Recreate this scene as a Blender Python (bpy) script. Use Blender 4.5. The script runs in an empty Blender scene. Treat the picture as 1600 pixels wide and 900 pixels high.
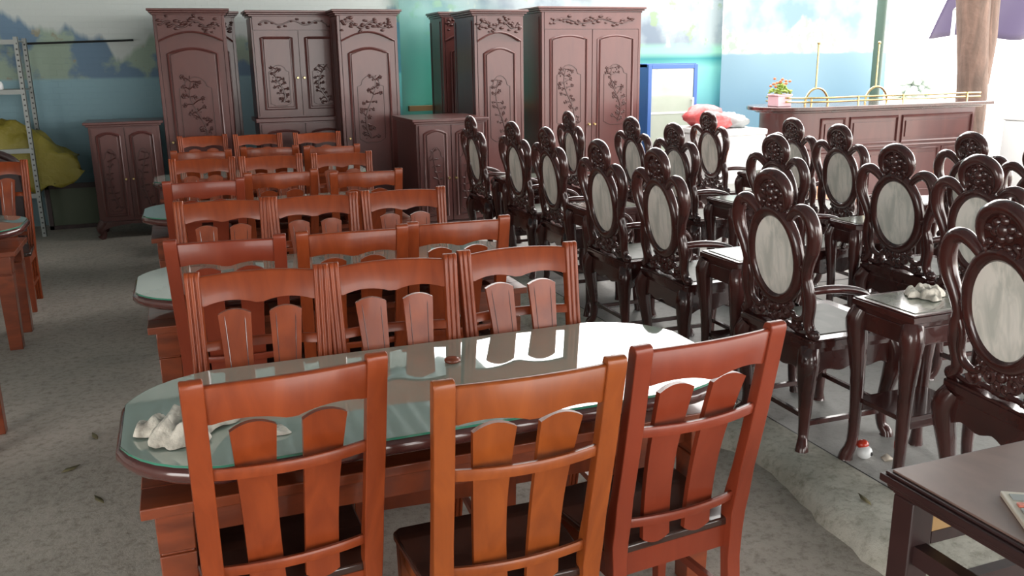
import bpy, math, random
from mathutils import Vector, Matrix
R = math.radians; PI = math.pi
C = bpy.context.scene.collection
sc = bpy.context.scene

# ---------------------------------------------------------------- camera, world, light, exposure
cam = bpy.data.objects.new('camera', bpy.data.cameras.new('camera')); C.objects.link(cam)
cam.data.sensor_width = 36; cam.data.lens = 36 * 1370 / 1600; cam.data.clip_start = .02; cam.data.clip_end = 300
yw, pt, rl = R(20.7), R(14.6), R(-.77)
fw = Vector((math.sin(yw) * math.cos(pt), math.cos(yw) * math.cos(pt), -math.sin(pt)))
rt = Vector((math.cos(yw), -math.sin(yw), 0)); up = rt.cross(fw)
r2 = rt * math.cos(rl) + up * math.sin(rl); u2 = -rt * math.sin(rl) + up * math.cos(rl)
m = Matrix((r2, u2, -fw)).transposed().to_4x4(); m.translation = (0, 0, 1.65)
cam.matrix_world = m
sc.camera = cam

w = bpy.data.worlds.new('World'); sc.world = w; w.use_nodes = True
bg = w.node_tree.nodes['Background']; bg.inputs[0].default_value = (1.0, .965, .93, 1); bg.inputs[1].default_value = 5.0
sc.view_settings.view_transform = 'Standard'; sc.view_settings.look = 'None'
sc.view_settings.gamma = 1; sc.view_settings.use_curve_mapping = False
sc.view_settings.exposure = 0.66
sc.cycles.max_bounces = 8; sc.cycles.diffuse_bounces = 4; sc.cycles.glossy_bounces = 4
sc.cycles.transmission_bounces = 6; sc.cycles.sample_clamp_indirect = 6.0; sc.cycles.use_denoising = True

def portal(loc, sx, sy, aim):
    """a daylight opening: guides the sky light in, gives no light of its own"""
    l = bpy.data.lights.new('daylight_opening', 'AREA'); l.shape = 'RECTANGLE'; l.size = sx; l.size_y = sy
    l.cycles.is_portal = True
    o = bpy.data.objects.new('daylight_opening', l); C.objects.link(o); o.location = loc
    o.rotation_euler = Vector(aim).to_track_quat('-Z', 'Y').to_euler()
portal((10.4, 3.5, 1.9), 15, 3.6, (-1, 0, 0))
portal((5.4, -5.2, 1.8), 9.2, 3.4, (0, 1, 0))
portal((-5.1, -2.4, 1.8), 5.2, 3.4, (1, 0, 0))
portal((6.8, 8.4, 3.7), 6.8, 4.6, (0, 0, -1))

# ---------------------------------------------------------------- materials
def mat(name, col, rough=.5, coat=0., metal=0., spec=.5, bump=None, vary=None, trans=0.):
    """vary: (scale vector, col2, contrast lo, hi, distortion)   bump: (scale, strength)"""
    M = bpy.data.materials.new(name); M.use_nodes = True
    nt = M.node_tree; N = nt.nodes; L = nt.links; b = N['Principled BSDF']
    b.inputs['Base Color'].default_value = (*col, 1); b.inputs['Roughness'].default_value = rough
    b.inputs['Metallic'].default_value = metal; b.inputs['Coat Weight'].default_value = coat
    b.inputs['Coat Roughness'].default_value = .06; b.inputs['Specular IOR Level'].default_value = spec
    if vary or bump:
        tc = N.new('ShaderNodeTexCoord')
    if vary:
        sv, c2, lo, hi, dist = vary
        mp = N.new('ShaderNodeMapping'); mp.inputs['Scale'].default_value = sv
        L.new(tc.outputs['Object'], mp.inputs[0])
        nz = N.new('ShaderNodeTexNoise'); nz.inputs['Scale'].default_value = 1; nz.inputs['Detail'].default_value = 5
        nz.inputs['Distortion'].default_value = dist
        L.new(mp.outputs[0], nz.inputs['Vector'])
        cr = N.new('ShaderNodeValToRGB'); cr.color_ramp.elements[0].position = lo; cr.color_ramp.elements[1].position = hi
        cr.color_ramp.elements[0].color = (*c2, 1); cr.color_ramp.elements[1].color = (*col, 1)
        L.new(nz.outputs[0], cr.inputs[0]); L.new(cr.outputs[0], b.inputs['Base Color'])
    if bump:
        nb = N.new('ShaderNodeTexNoise'); nb.inputs['Scale'].default_value = bump[0]; nb.inputs['Detail'].default_value = 6
        L.new(tc.outputs['Object'], nb.inputs['Vector'])
        bp = N.new('ShaderNodeBump'); bp.inputs['Strength'].default_value = bump[1]; bp.inputs['Distance'].default_value = .02
        L.new(nb.outputs[0], bp.inputs['Height']); L.new(bp.outputs[0], b.inputs['Normal'])
    return M
M = {}
M['orange'] = mat('lacquered_orange_wood', (.275, .052, .013), .34, .10, spec=.36, vary=((9, 9, 2.2), (.19, .032, .008), .35, .68, 2.0))
M['orange_yellow'] = mat('yellower_lacquered_wood', (.285, .068, .013), .34, .10, spec=.36, vary=((9, 9, 2.2), (.20, .044, .009), .35, .68, 2.0))
M['orange_red'] = mat('redder_lacquered_wood', (.22, .038, .016), .34, .10, spec=.36, vary=((9, 9, 2.2), (.19, .030, .012), .35, .68, 2.0))
M['seat_dark'] = mat('dark_seat_wood', (.035, .016, .012), .25, .5)
M['rosewood'] = mat('dark_rosewood', (.072, .021, .018), .20, .5, vary=((7, 7, 4), (.034, .011, .010), .3, .7, 1.0))
M['wardrobe'] = mat('wardrobe_wood', (.115, .037, .032), .30, .14, vary=((6, 6, 1.2), (.085, .028, .026), .3, .7, 1.5))
M['wardrobe_dark'] = mat('carved_wood', (.066, .021, .018), .36, .12)
M['table_rim'] = mat('maroon_table_wood', (.085, .026, .022), .16, .7)
M['trestle'] = mat('red_brown_trestle_wood', (.24, .052, .018), .3, .4, vary=((3, 9, 9), (.14, .030, .012), .35, .68, 2.0))
M['glass'] = mat('green_glass_top', (.38, .435, .37), .03, 1.0, spec=.9, vary=((2.2, 2.2, 2), (.31, .36, .305), .3, .7, .5))
M['glass'].node_tree.nodes['Principled BSDF'].inputs['Coat Roughness'].default_value = .012
M['glass_edge'] = mat('glass_edge', (.05, .24, .16), .1, .6)
M['marble'] = mat('white_grey_marble', (.93, .89, .82), .25, .3, vary=((14, 4, 5), (.66, .66, .60), .40, .62, 1.4))
M['marble_dark'] = mat('grey_green_marble', (.25, .26, .21), .14, .55, vary=((5, 9, 5), (.13, .14, .115), .38, .62, 1.2))
M['seat_marble'] = mat('dull_grey_seat_marble', (.15, .155, .13), .5, .0, vary=((5, 9, 5), (.10, .105, .09), .38, .62, 1.2))
M['dark_metal'] = mat('dark_metal', (.05, .05, .05), .4, metal=.6)
M['galv'] = mat('galvanised_steel', (.27, .29, .28), .45, metal=.35)
M['brass'] = mat('brass', (.55, .42, .20), .25, metal=.9)
M['cloth'] = mat('off_white_rag', (.66, .61, .53), .9, bump=(60, .5), vary=((25, 25, 25), (.30, .27, .23), .35, .6, 0))
M['pole'] = mat('green_painted_pole', (.045, .085, .065), .5)
M['white'] = mat('white_enamel', (.78, .80, .80), .35, .2)
M['blue'] = mat('blue_painted_frame', (.045, .12, .36), .4)
M['yellow'] = mat('yellow_plastic_sheet', (.24, .20, .028), .55, bump=(14, 1.0))
M['red_bag'] = mat('red_plastic', (.55, .09, .09), .4, .2, bump=(20, .5))
M['grey_bag'] = mat('grey_plastic', (.32, .33, .33), .5, bump=(20, .5))
M['terracotta'] = mat('orange_board', (.62, .21, .09), .6)
M['pink'] = mat('pink_pot', (.75, .50, .55), .4)
M['leaf'] = mat('leaf', (.22, .32, .05), .6)
M['flower'] = mat('flower', (.60, .20, .10), .6)
M['bark'] = mat('tree_bark', (.17, .105, .08), .8, bump=(9, .8), vary=((9, 9, 2), (.10, .065, .05), .35, .65, 1))
M['dusty'] = mat('dusty_dark_table_top', (.21, .135, .11), .42, .1, vary=((5, 5, 5), (.135, .08, .066), .35, .65, .5))
M['oldwood'] = mat('old_dark_wood', (.036, .014, .014), .45, .05, vary=((12, 4, 4), (.020, .008, .008), .3, .7, 1))
M['rawwood'] = mat('raw_yellow_wood', (.48, .30, .13), .7)
M['black'] = mat('black', (.01, .01, .01), .5)
M['red'] = mat('red_enamel', (.55, .045, .02), .25, .4)
M['greycloth'] = mat('paper', (.6, .58, .55), .8)
M['roof'] = mat('blue_grey_sheet_roof', (.26, .38, .44), .6)
M['dry'] = mat('dry_leaf', (.14, .12, .06), .9)
M['tan'] = mat('tan_key', (.50, .44, .36), .5)
M['keyred'] = mat('red_key', (.55, .15, .10), .5)
M['keygrey'] = mat('grey_key', (.22, .23, .22), .5)
M['jade'] = mat('dark_green_box', (.07, .09, .055), .6)
M['clearpane'] = mat('cabinet_pane', (.42, .46, .40), .08, .8, vary=((3, 3, 2.2), (.36, .42, .34), .35, .65, .3))

def floor_mat(name, c1, c2, rough, sc_=1.2, spots=True):
    Mx = bpy.data.materials.new(name); Mx.use_nodes = True
    nt = Mx.node_tree; N = nt.nodes; L = nt.links; b = N['Principled BSDF']; b.inputs['Roughness'].default_value = rough
    tc = N.new('ShaderNodeTexCoord')
    n1 = N.new('ShaderNodeTexNoise'); n1.inputs['Scale'].default_value = sc_; n1.inputs['Detail'].default_value = 9; n1.inputs['Roughness'].default_value = .62
    n2 = N.new('ShaderNodeTexNoise'); n2.inputs['Scale'].default_value = 26; n2.inputs['Detail'].default_value = 6; n2.inputs['Roughness'].default_value = .75
    for n in (n1, n2): L.new(tc.outputs['Object'], n.inputs['Vector'])
    cr = N.new('ShaderNodeValToRGB'); cr.color_ramp.elements[0].position = .36; cr.color_ramp.elements[1].position = .64
    cr.color_ramp.elements[0].color = (*c2, 1); cr.color_ramp.elements[1].color = (*c1, 1)
    L.new(n1.outputs[0], cr.inputs[0])
    c_2 = N.new('ShaderNodeValToRGB'); c_2.color_ramp.elements[0].position = .33; c_2.color_ramp.elements[1].position = .52
    c_2.color_ramp.elements[0].color = (.50, .48, .42, 1); c_2.color_ramp.elements[1].color = (1, 1, 1, 1)
    L.new(n2.outputs[0], c_2.inputs[0])
    mx = N.new('ShaderNodeMixRGB'); mx.blend_type = 'MULTIPLY'; mx.inputs[0].default_value = .8 if spots else .35
    L.new(cr.outputs[0], mx.inputs[1]); L.new(c_2.outputs[0], mx.inputs[2]); L.new(mx.outputs[0], b.inputs['Base Color'])
    bp = N.new('ShaderNodeBump'); bp.inputs['Strength'].default_value = .5; bp.inputs['Distance'].default_value = .015
    L.new(n2.outputs[0], bp.inputs['Height']); L.new(bp.outputs[0], b.inputs['Normal'])
    return Mx
M['floor'] = floor_mat('dusty_concrete', (.50, .435, .375), (.37, .325, .28), .75)
M['slab'] = floor_mat('smooth_concrete_slab', (.50, .485, .46), (.40, .39, .37), .42, 1.0, False)
M['curb'] = floor_mat('rough_concrete_edge', (.64, .61, .53), (.44, .42, .35), .8, 5.0)
M['ground'] = floor_mat('bright_outdoor_ground', (.60, .58, .52), (.5, .48, .42), .9)

def mural_mat(name, kind):
    """painted / printed landscape on a vertical surface (object x along, z up)"""
    Mx = bpy.data.materials.new(name); Mx.use_nodes = True
    nt = Mx.node_tree; N = nt.nodes; L = nt.links; b = N['Principled BSDF']
    tc = N.new('ShaderNodeTexCoord'); sp = N.new('ShaderNodeSeparateXYZ'); L.new(tc.outputs['Object'], sp.inputs[0])
    def noise(scale, detail=4, vec=(1, 1, 1), off=(0, 0, 0)):
        mp = N.new('ShaderNodeMapping'); mp.inputs['Scale'].default_value = vec; mp.inputs['Location'].default_value = off
        L.new(tc.outputs['Object'], mp.inputs[0])
        n = N.new('ShaderNodeTexNoise'); n.inputs['Scale'].default_value = scale; n.inputs['Detail'].default_value = detail
        L.new(mp.outputs[0], n.inputs['Vector']); return n.outputs[0]
    def math_(op, a, c):
        n = N.new('ShaderNodeMath'); n.operation = op
        for i, v in enumerate((a, c)):
            if isinstance(v, (int, float)): n.inputs[i].default_value = v
            else: L.new(v, n.inputs[i])
        return n.outputs[0]
    def ramp(v, stops, interp='LINEAR'):
        r = N.new('ShaderNodeValToRGB'); r.color_ramp.interpolation = interp
        e = r.color_ramp.elements
        while len(e) < len(stops): e.new(.5)
        for k, (p, c) in enumerate(stops): e[k].position = p; e[k].color = (*c, 1)
        L.new(v, r.inputs[0]); return r.outputs[0]
    def mix(f, a, c):
        n = N.new('ShaderNodeMixRGB'); L.new(f, n.inputs[0]) if not isinstance(f, float) else None
        for i, v in ((1, a), (2, c)):
            if isinstance(v, tuple): n.inputs[i].default_value = (*v, 1)
            else: L.new(v, n.inputs[i])
        return n.outputs[0]
    z = sp.outputs[2]; x = sp.outputs[0]
    bw = lambda v, lo, hi: ramp(math_('DIVIDE', math_('SUBTRACT', v, lo), hi - lo), [(0, (0, 0, 0)), (1, (1, 1, 1))])
    if kind == 'wall':
        water = ramp(math_('DIVIDE', z, 1.6), [(0, (.12, .19, .21)), (.5, (.19, .30, .34)), (1, (.27, .44, .50))])
        sky = (.55, .60, .58)
        hill = mix(bw(noise(2.2, 5, (1, 1, 1)), .47, .53), (.31, .40, .32), (.15, .24, .34))
        hill = mix(bw(noise(7, 6), .62, .68), hill, (.30, .29, .21))
        ridge = math_('ADD', math_('MULTIPLY', noise(1.7, 5, (1, 1, 0)), 1.5), 1.28)
        up_ = mix(bw(math_('SUBTRACT', ridge, z), -.03, .04), sky, hill)
        col = mix(bw(z, 1.50, 1.53), water, up_)
        b.inputs['Roughness'].default_value = .75
    elif kind == 'a':
        water = ramp(math_('DIVIDE', z, 1.9), [(0, (.04, .20, .30)), (.55, (.12, .38, .42)), (.80, (.20, .50, .46)), (.86, (.04, .28, .30)), (.9, (.30, .55, .45))])
        up_ = mix(bw(noise(1.6, 5), .43, .55), (.20, .25, .30), (.36, .42, .44))
        up_ = mix(bw(noise(3.1, 6, (1, 1, .6), (3, 0, 5)), .56, .64), up_, (.80, .74, .55))
        up_ = mix(bw(noise(4.1, 6, (1, 1, 1), (9, 0, 1)), .60, .66), up_, (.27, .36, .24))
        teal = ramp(noise(1.3, 2, (1, 1, .35)), [(.3, (.10, .42, .38)), (.7, (.22, .60, .52))])
        right = mix(bw(z, 1.76, 1.84), water, up_)
        left = mix(bw(math_('ADD', z, math_('MULTIPLY', x, .45)), 1.75, 2.9), teal, up_)
        col = mix(bw(x, 1.6, 2.6), left, right)
        b.inputs['Roughness'].default_value = .45
    else:
        water = ramp(math_('DIVIDE', z, 1.7), [(0, (.10, .24, .31)), (.6, (.12, .24, .33)), (1, (.19, .31, .38))])
        up_ = mix(bw(noise(1.5, 4), .42, .6), (.20, .31, .35), (.38, .45, .46))
        isl = mix(bw(noise(9, 6), .45, .6), (.56, .58, .54), (.30, .38, .32))
        ridge = math_('ADD', math_('MULTIPLY', noise(1.1, 5, (1, 1, 0)), 1.5), 1.22)
        up_ = mix(bw(math_('SUBTRACT', ridge, z), -.02, .04), up_, isl)
        col = mix(bw(math_('ADD', z, math_('MULTIPLY', noise(3, 4), .06)), 1.70, 1.74), water, up_)
        b.inputs['Roughness'].default_value = .45
    L.new(col, b.inputs['Base Color'])
    if kind != 'wall':
        tr = N.new('ShaderNodeBsdfTranslucent'); L.new(col, tr.inputs[0])
        ms = N.new('ShaderNodeMixShader'); ms.inputs[0].default_value = .25 if kind == 'a' else .26
        L.new(b.outputs[0], ms.inputs[1]); L.new(tr.outputs[0], ms.inputs[2]); L.new(ms.outputs[0], N['Material Output'].inputs[0])
    else:
        br = N.new('ShaderNodeTexBrick'); br.inputs['Scale'].default_value = 4.2; br.inputs['Mortar Size'].default_value = .012
        mp = N.new('ShaderNodeMapping'); mp.inputs['Rotation'].default_value = (R(90), 0, 0)
        L.new(tc.outputs['Object'], mp.inputs[0]); L.new(mp.outputs[0], br.inputs['Vector'])
        bp = N.new('ShaderNodeBump'); bp.inputs['Strength'].default_value = .5; bp.inputs['Distance'].default_value = .01; bp.invert = True
        L.new(br.outputs['Fac'], bp.inputs['Height']); L.new(bp.outputs[0], b.inputs['Normal'])
    return Mx
M['mural'] = mural_mat('painted_block_wall', 'wall'); M['tarp_a'] = mural_mat('printed_teal_tarp', 'a'); M['tarp_b'] = mural_mat('printed_blue_tarp', 'b')
def thin_cloth(name, col, f):
    Mx = mat(name, col, .6); nt = Mx.node_tree; N = nt.nodes; L = nt.links
    tr = N.new('ShaderNodeBsdfTranslucent'); tr.inputs[0].default_value = (*col, 1)
    ms = N.new('ShaderNodeMixShader'); ms.inputs[0].default_value = f
    L.new(N['Principled BSDF'].outputs[0], ms.inputs[1]); L.new(tr.outputs[0], ms.inputs[2]); L.new(ms.outputs[0], N['Material Output'].inputs[0])
    return Mx
M['purple'] = thin_cloth('purple_tarp', (.045, .032, .085), .10)
M['palewall'] = mat('pale_wall', (.55, .56, .54), .8)

# ---------------------------------------------------------------- mesh helpers
def smooth_path(pts, n=5, closed=False):
    P = [Vector(p) for p in pts]; out = []; N_ = len(P)
    rng = range(N_ if closed else N_ - 1)
    for i in rng:
        if closed: a, b_, c, d = P[(i - 1) % N_], P[i], P[(i + 1) % N_], P[(i + 2) % N_]
        else: a, b_, c, d = P[max(i - 1, 0)], P[i], P[i + 1], P[min(i + 2, N_ - 1)]
        for k in range(n):
            t = k / n
            out.append(.5 * ((2 * b_) + (c - a) * t + (2 * a - 5 * b_ + 4 * c - d) * t * t + (-a + 3 * b_ - 3 * c + d) * t ** 3))
    if not closed: out.append(P[-1])
    return out
class MB:
    def __init__(s): s.v = []; s.f = []; s.sm = []
    def add(s, vs, fs, smooth=False, mx=None):
        o = len(s.v)
        s.v += [tuple(mx @ Vector(q)) if mx else tuple(q) for q in vs]
        s.f += [tuple(i + o for i in f) for f in fs]; s.sm += [smooth] * len(fs); return s
    def box(s, x0, x1, y0, y1, z0, z1, mx=None):
        return s.add([(x0, y0, z0), (x1, y0, z0), (x1, y1, z0), (x0, y1, z0), (x0, y0, z1), (x1, y0, z1), (x1, y1, z1), (x0, y1, z1)],
                     [(3, 2, 1, 0), (4, 5, 6, 7), (0, 1, 5, 4), (1, 2, 6, 5), (2, 3, 7, 6), (3, 0, 4, 7)], False, mx)
    def prism(s, pts, a, b, axis='z', mx=None, smooth=False):
        """outline (CCW 2D) extruded along axis from a to b"""
        n = len(pts)
        def q(p, h): return (p[0], p[1], h) if axis == 'z' else ((p[0], h, p[1]) if axis == 'y' else (h, p[0], p[1]))
        vs = [q(p, a) for p in pts] + [q(p, b) for p in pts]
        fs = [tuple(range(n))[::-1], tuple(range(n, 2 * n))] + [(i, (i + 1) % n, n + (i + 1) % n, n + i) for i in range(n)]
        return s.add(vs, fs, smooth, mx)
    def tube(s, pts, r, seg=8, closed=False, flat=1., mx=None, nrm=None):
        P = [Vector(p) for p in pts]; n = len(P)
        rs = r if isinstance(r, (list, tuple)) else [r] * n
        if len(rs) != n: rs = [rs[min(int(i / (n - 1) * (len(rs) - 1)), len(rs) - 2)] * (1 - (i / (n - 1) * (len(rs) - 1) - min(int(i / (n - 1) * (len(rs) - 1)), len(rs) - 2))) + rs[min(int(i / (n - 1) * (len(rs) - 1)), len(rs) - 2) + 1] * (i / (n - 1) * (len(rs) - 1) - min(int(i / (n - 1) * (len(rs) - 1)), len(rs) - 2)) for i in range(n)]
        T = []
        for i in range(n):
            a = P[(i - 1) % n] if closed or i else P[0]; b_ = P[(i + 1) % n] if closed or i < n - 1 else P[-1]
            t = b_ - a; T.append(t.normalized() if t.length > 1e-9 else Vector((0, 0, 1)))
        ref = Vector(nrm) if nrm else (Vector((0, 1, 0)) if abs(T[0].y) < .9 else Vector((1, 0, 0)))
        vs = []; u = (ref - T[0] * ref.dot(T[0])).normalized()
        for i in range(n):
            u = (u - T[i] * u.dot(T[i])).normalized(); w_ = T[i].cross(u)
            for k in range(seg):
                a = 2 * PI * k / seg
                vs.append(P[i] + u * (math.cos(a) * rs[i] * flat) + w_ * (math.sin(a) * rs[i]))
        fs = []
        for i in range(n if closed else n - 1):
            j = (i + 1) % n
            for k in range(seg): fs.append((i * seg + k, i * seg + (k + 1) % seg, j * seg + (k + 1) % seg, j * seg + k))
        if not closed: fs += [tuple(range(seg))[::-1], tuple(range((n - 1) * seg, n * seg))]
        return s.add(vs, fs, True, mx)
    def lathe(s, prof, seg=16, c=(0, 0), mx=None):
        vs = []; n = len(prof)
        for (r_, z_) in prof:
            for k in range(seg): a = 2 * PI * k / seg; vs.append((c[0] + r_ * math.cos(a), c[1] + r_ * math.sin(a), z_))
        fs = [(i * seg + k, i * seg + (k + 1) % seg, (i + 1) * seg + (k + 1) % seg, (i + 1) * seg + k) for i in range(n - 1) for k in range(seg)]
        fs += [tuple(range(seg))[::-1], tuple(range((n - 1) * seg, n * seg))]
        return s.add(vs, fs, True, mx)
    def ball(s, c, r, sx=1, sy=1, sz=1, seg=8, rings=5):
        vs = []; fs = []
        vs.append((c[0], c[1], c[2] - r * sz))
        for i in range(1, rings):
            a = -PI / 2 + PI * i / rings
            for k in range(seg): b_ = 2 * PI * k / seg; vs.append((c[0] + r * sx * math.cos(a) * math.cos(b_), c[1] + r * sy * math.cos(a) * math.sin(b_), c[2] + r * sz * math.sin(a)))
        vs.append((c[0], c[1], c[2] + r * sz)); t = len(vs) - 1
        for k in range(seg):
            fs.append((0, 1 + (k + 1) % seg, 1 + k)); fs.append((t, t - seg + k, t - seg + (k + 1) % seg))
        for i in range(rings - 2):
            for k in range(seg): fs.append((1 + i * seg + k, 1 + i * seg + (k + 1) % seg, 1 + (i + 1) * seg + (k + 1) % seg, 1 + (i + 1) * seg + k))
        return s.add(vs, fs, True)
    def build(s, name, mt, parent=None, bevel=0, loc=None):
        me = bpy.data.meshes.new(name); me.from_pydata(s.v, [], s.f); me.validate(); me.update()
        me.polygons.foreach_set('use_smooth', [True] * len(me.polygons))
        me.set_sharp_from_angle(angle=R(56))
        me.materials.append(mt)
        o = bpy.data.objects.new(name, me); C.objects.link(o)
        if parent: o.parent = parent
        if loc: o.location = loc
        if bevel:
            bv = o.modifiers.new('bevel', 'BEVEL'); bv.width = bevel; bv.segments = 2; bv.limit_method = 'ANGLE'; bv.angle_limit = R(42)
        return o
def tag(o, label, cat, group=None, kind=None):
    o['label'] = label; o['category'] = cat
    if group: o['group'] = group
    if kind: o['kind'] = kind
    return o
def thing(name, label, cat, loc=(0, 0, 0), rz=0, group=None):
    o = bpy.data.objects.new(name, None); C.objects.link(o); o.empty_display_size = .1
    o.location = loc; o.rotation_euler = (0, 0, rz); return tag(o, label, cat, group)
def struct(o): o['kind'] = 'structure'; return o
kids = {}
def copy_tree(o, parent=None):
    c = o.copy(); C.objects.link(c)
    if parent: c.parent = parent
    for ch in kids.get(o.name) or []: copy_tree(ch, c)
    return c
def index_tree(o):
    kids[o.name] = list(o.children)
    for ch in o.children: index_tree(ch)

def carving(mb, rnd, cx, y, z0, z1, hw, depth=.012, n=9):
    """dense shallow floral relief: a winding branch with twigs, leaves and blossoms standing off the panel at y"""
    H_ = z1 - z0
    ph = rnd.random() * 6; pts = []
    for i in range(n):
        t = i / (n - 1)
        pts.append((cx + hw * .55 * math.sin(ph + t * 4.6) * (1 - .2 * t), y + .002, z0 + H_ * (.04 + .92 * t)))
    mb.tube(smooth_path(pts, 3), [depth * 1.1, depth * .5], 5, flat=.8)
    for i in range(n):
        px, _, pz = pts[i]
        for s_ in (-1, 1):
            L_ = hw * rnd.uniform(.25, .8)
            ex = min(max(px + s_ * L_, cx - hw * .86), cx + hw * .86); ez = pz + rnd.uniform(-.2, .45) * hw
            mb.tube([(px, y, pz), ((px + ex) / 2, y - .002, (pz + ez) / 2 + .06 * hw), (ex, y, ez)], depth * .42, 4)
            r_ = hw * rnd.uniform(.07, .12)
            for k in range(5):
                a = k * 2 * PI / 5 + rnd.random(); mb.ball((ex + r_ * 1.1 * math.cos(a), y, ez + r_ * 1.1 * math.sin(a)), r_ * .75, 1, min(1, depth / r_ * .9), 1, 6, 4)
            mb.ball((ex, y - .003, ez), r_ * .5, 1, .8, 1, 6, 4)
            for k in range(3):
                lx = px + (ex - px) * rnd.uniform(.1, .9) + rnd.uniform(-.1, .1) * hw; lz = pz + (ez - pz) * rnd.random() + rnd.uniform(-.14, .14) * hw
                mb.ball((lx, y + .002, lz), hw * .08, rnd.uniform(.6, 1.5), depth / (hw * .08) * .7, rnd.uniform(.5, 1.2), 5, 3)

# ---------------------------------------------------------------- setting
mb = MB(); mb.box(-30, 60, -30, 60, -.3, 0); f_ = struct(mb.build('floor', M['floor']))
# raised slab under the marble chairs, worn rounded edge
prof = [(-.10, 0), (-.085, .035), (-.045, .066), (0, .08)]
edge = [(2.19, -2.0), (2.13, .8), (2.09, 1.7), (2.15, 2.25), (2.24, 2.75), (2.17, 3.1), (2.10, 4.0), (2.06, 6.0), (2.02, 9.0), (2.0, 10.3)]
rnd = random.Random(3)
ed = []
for i in range(len(edge) - 1):
    for k in range(8):
        t = k / 8; ed.append((edge[i][0] * (1 - t) + edge[i + 1][0] * t + rnd.uniform(-.012, .012), edge[i][1] * (1 - t) + edge[i + 1][1] * t))
ed.append(edge[-1])
mb = MB(); n = len(ed); vs = []
for (a, b_) in prof: vs += [(x + a, y, b_) for x, y in ed]
vs += [(2.36, y, .0815) for x, y in ed]; vs += [(2.36, y, 0) for x, y in ed]
rows_ = len(prof) + 2
mb.add(vs, [(r_ * n + i, (r_ + 1) * n + i, (r_ + 1) * n + i + 1, r_ * n + i + 1) for r_ in range(rows_ - 1) for i in range(n - 1)], True)
struct(mb.build('trim_1', M['curb']))
mb = MB(); mb.box(2.352, 9.9, -2.0, 10.3, .0, .08); struct(mb.build('floor_slab', M['slab']))
mb = MB()
for (a, b_, c, d) in [(2.37, 9.8, 1.75, 1.757), (2.37, 9.8, 4.9, 4.907), (2.37, 9.8, 8.0, 8.007)]: mb.box(a, b_, c, d, .0802, .082)
for x in (2.36, 3.9, 5.4): mb.box(x, x + .007, -2, 10.2, .0802, .0818)
struct(mb.build('trim_2', M['black']))
mb = MB(); mb.box(9.95, 60, -30, 60, .0, .02); struct(mb.build('ground', M['ground']))
mb = MB(); mb.box(-5, 2.62, 10.40, 10.6, 0, 3.6); struct(mb.build('wall_back', M['mural']))
mb = MB(); mb.box(-5.2, -5, .2, 10.6, 0, 3.6); struct(mb.build('wall_left', M['palewall']))
mb = MB(); mb.box(-5.2, .8, -5.2, -5, 0, 3.6); struct(mb.build('wall_front_unseen', M['palewall']))  # unseen wall, added and sized to darken reflections in the left wardrobes
mb = MB()
def corr(x0, x1, y0, y1):
    n_ = int((x1 - x0) / .05); vs = []
    for i in range(n_ + 1):
        x = x0 + (x1 - x0) * i / n_; z = 3.6 + .018 * math.sin(x * 2 * PI / .2)
        vs += [(x, y0, z), (x, y1, z), (x, y0, z + .01), (x, y1, z + .01)]
    fs = []
    for i in range(n_):
        o = i * 4; fs += [(o, o + 1, o + 5, o + 4), (o + 2, o + 6, o + 7, o + 3)]
    mb.add(vs, fs, True)
corr(-5, 3.4, -5, 10.6); corr(3.4, 10.2, -5, 6.1)
struct(mb.build('ceiling', M['roof']))
mb = MB(); mb.tube([(-1.30, 10.36, 1.87), (-.3, 10.36, 1.90), (-.32, 10.36, 1.90)], .012, 6)
tag(mb.build('wall_pipe', M['dark_metal']), 'thin dark horizontal pipe fixed along the painted wall above the metal rack', 'pipe')

def sheet(name, mt, x0, x1, z0, z1, y, amp, label, rotate=0):
    mb = MB(); nx, nz = 70, 30; vs = []
    rn = random.Random(int(x0 * 10)); ph = [rn.uniform(0, 6) for _ in range(5)]
    for side in (0, 1):
        for j in range(nz + 1):
            for i in range(nx + 1):
                u = i / nx; v = j / nz; x = (x1 - x0) * u
                d = amp * (math.sin(x * 2.1 + ph[0] + v * 1.5) + .5 * math.sin(x * 5.3 + ph[1] - v * 2.2) + .35 * math.sin((x + v * 2) * 3.7 + ph[2]))
                vs.append((x, d + side * .003, z0 + (z1 - z0) * v))
    q = (nx + 1) * (nz + 1)
    for j in range(nz):
        for i in range(nx):
            a = j * (nx + 1) + i; mb_f = (a, a + 1, a + nx + 2, a + nx + 1)
            mb.f.append(mb_f); mb.f.append(tuple(k + q for k in mb_f[::-1])); mb.sm += [True, True]
    mb.v = vs
    o = mb.build(name, mt, loc=(x0, y, 0)); tag(o, label, 'tarpaulin'); return o
sheet('tarpaulin', M['tarp_a'], 2.55, 6.95, .1, 2.62, 10.32, .03, 'teal printed tarpaulin with hills, hanging behind the wardrobes and fridge')
sheet('tarpaulin', M['tarp_b'], 6.85, 9.62, .1, 2.62, 10.22, .03, 'pale blue printed lake tarpaulin hanging behind the bar counter')
mb = MB(); mb.box(2.62, 9.62, 10.42, 10.55, .0, 1.12); struct(mb.build('wall_back_low', M['palewall']))
mb = MB(); mb.box(2.6, 5.0, 10.18, 10.25, 1.08, 1.14)
tag(mb.build('yellow_ledge', M['rawwood']), 'narrow yellowish wooden ledge across the teal tarpaulin beside the sideboard', 'ledge')

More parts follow.
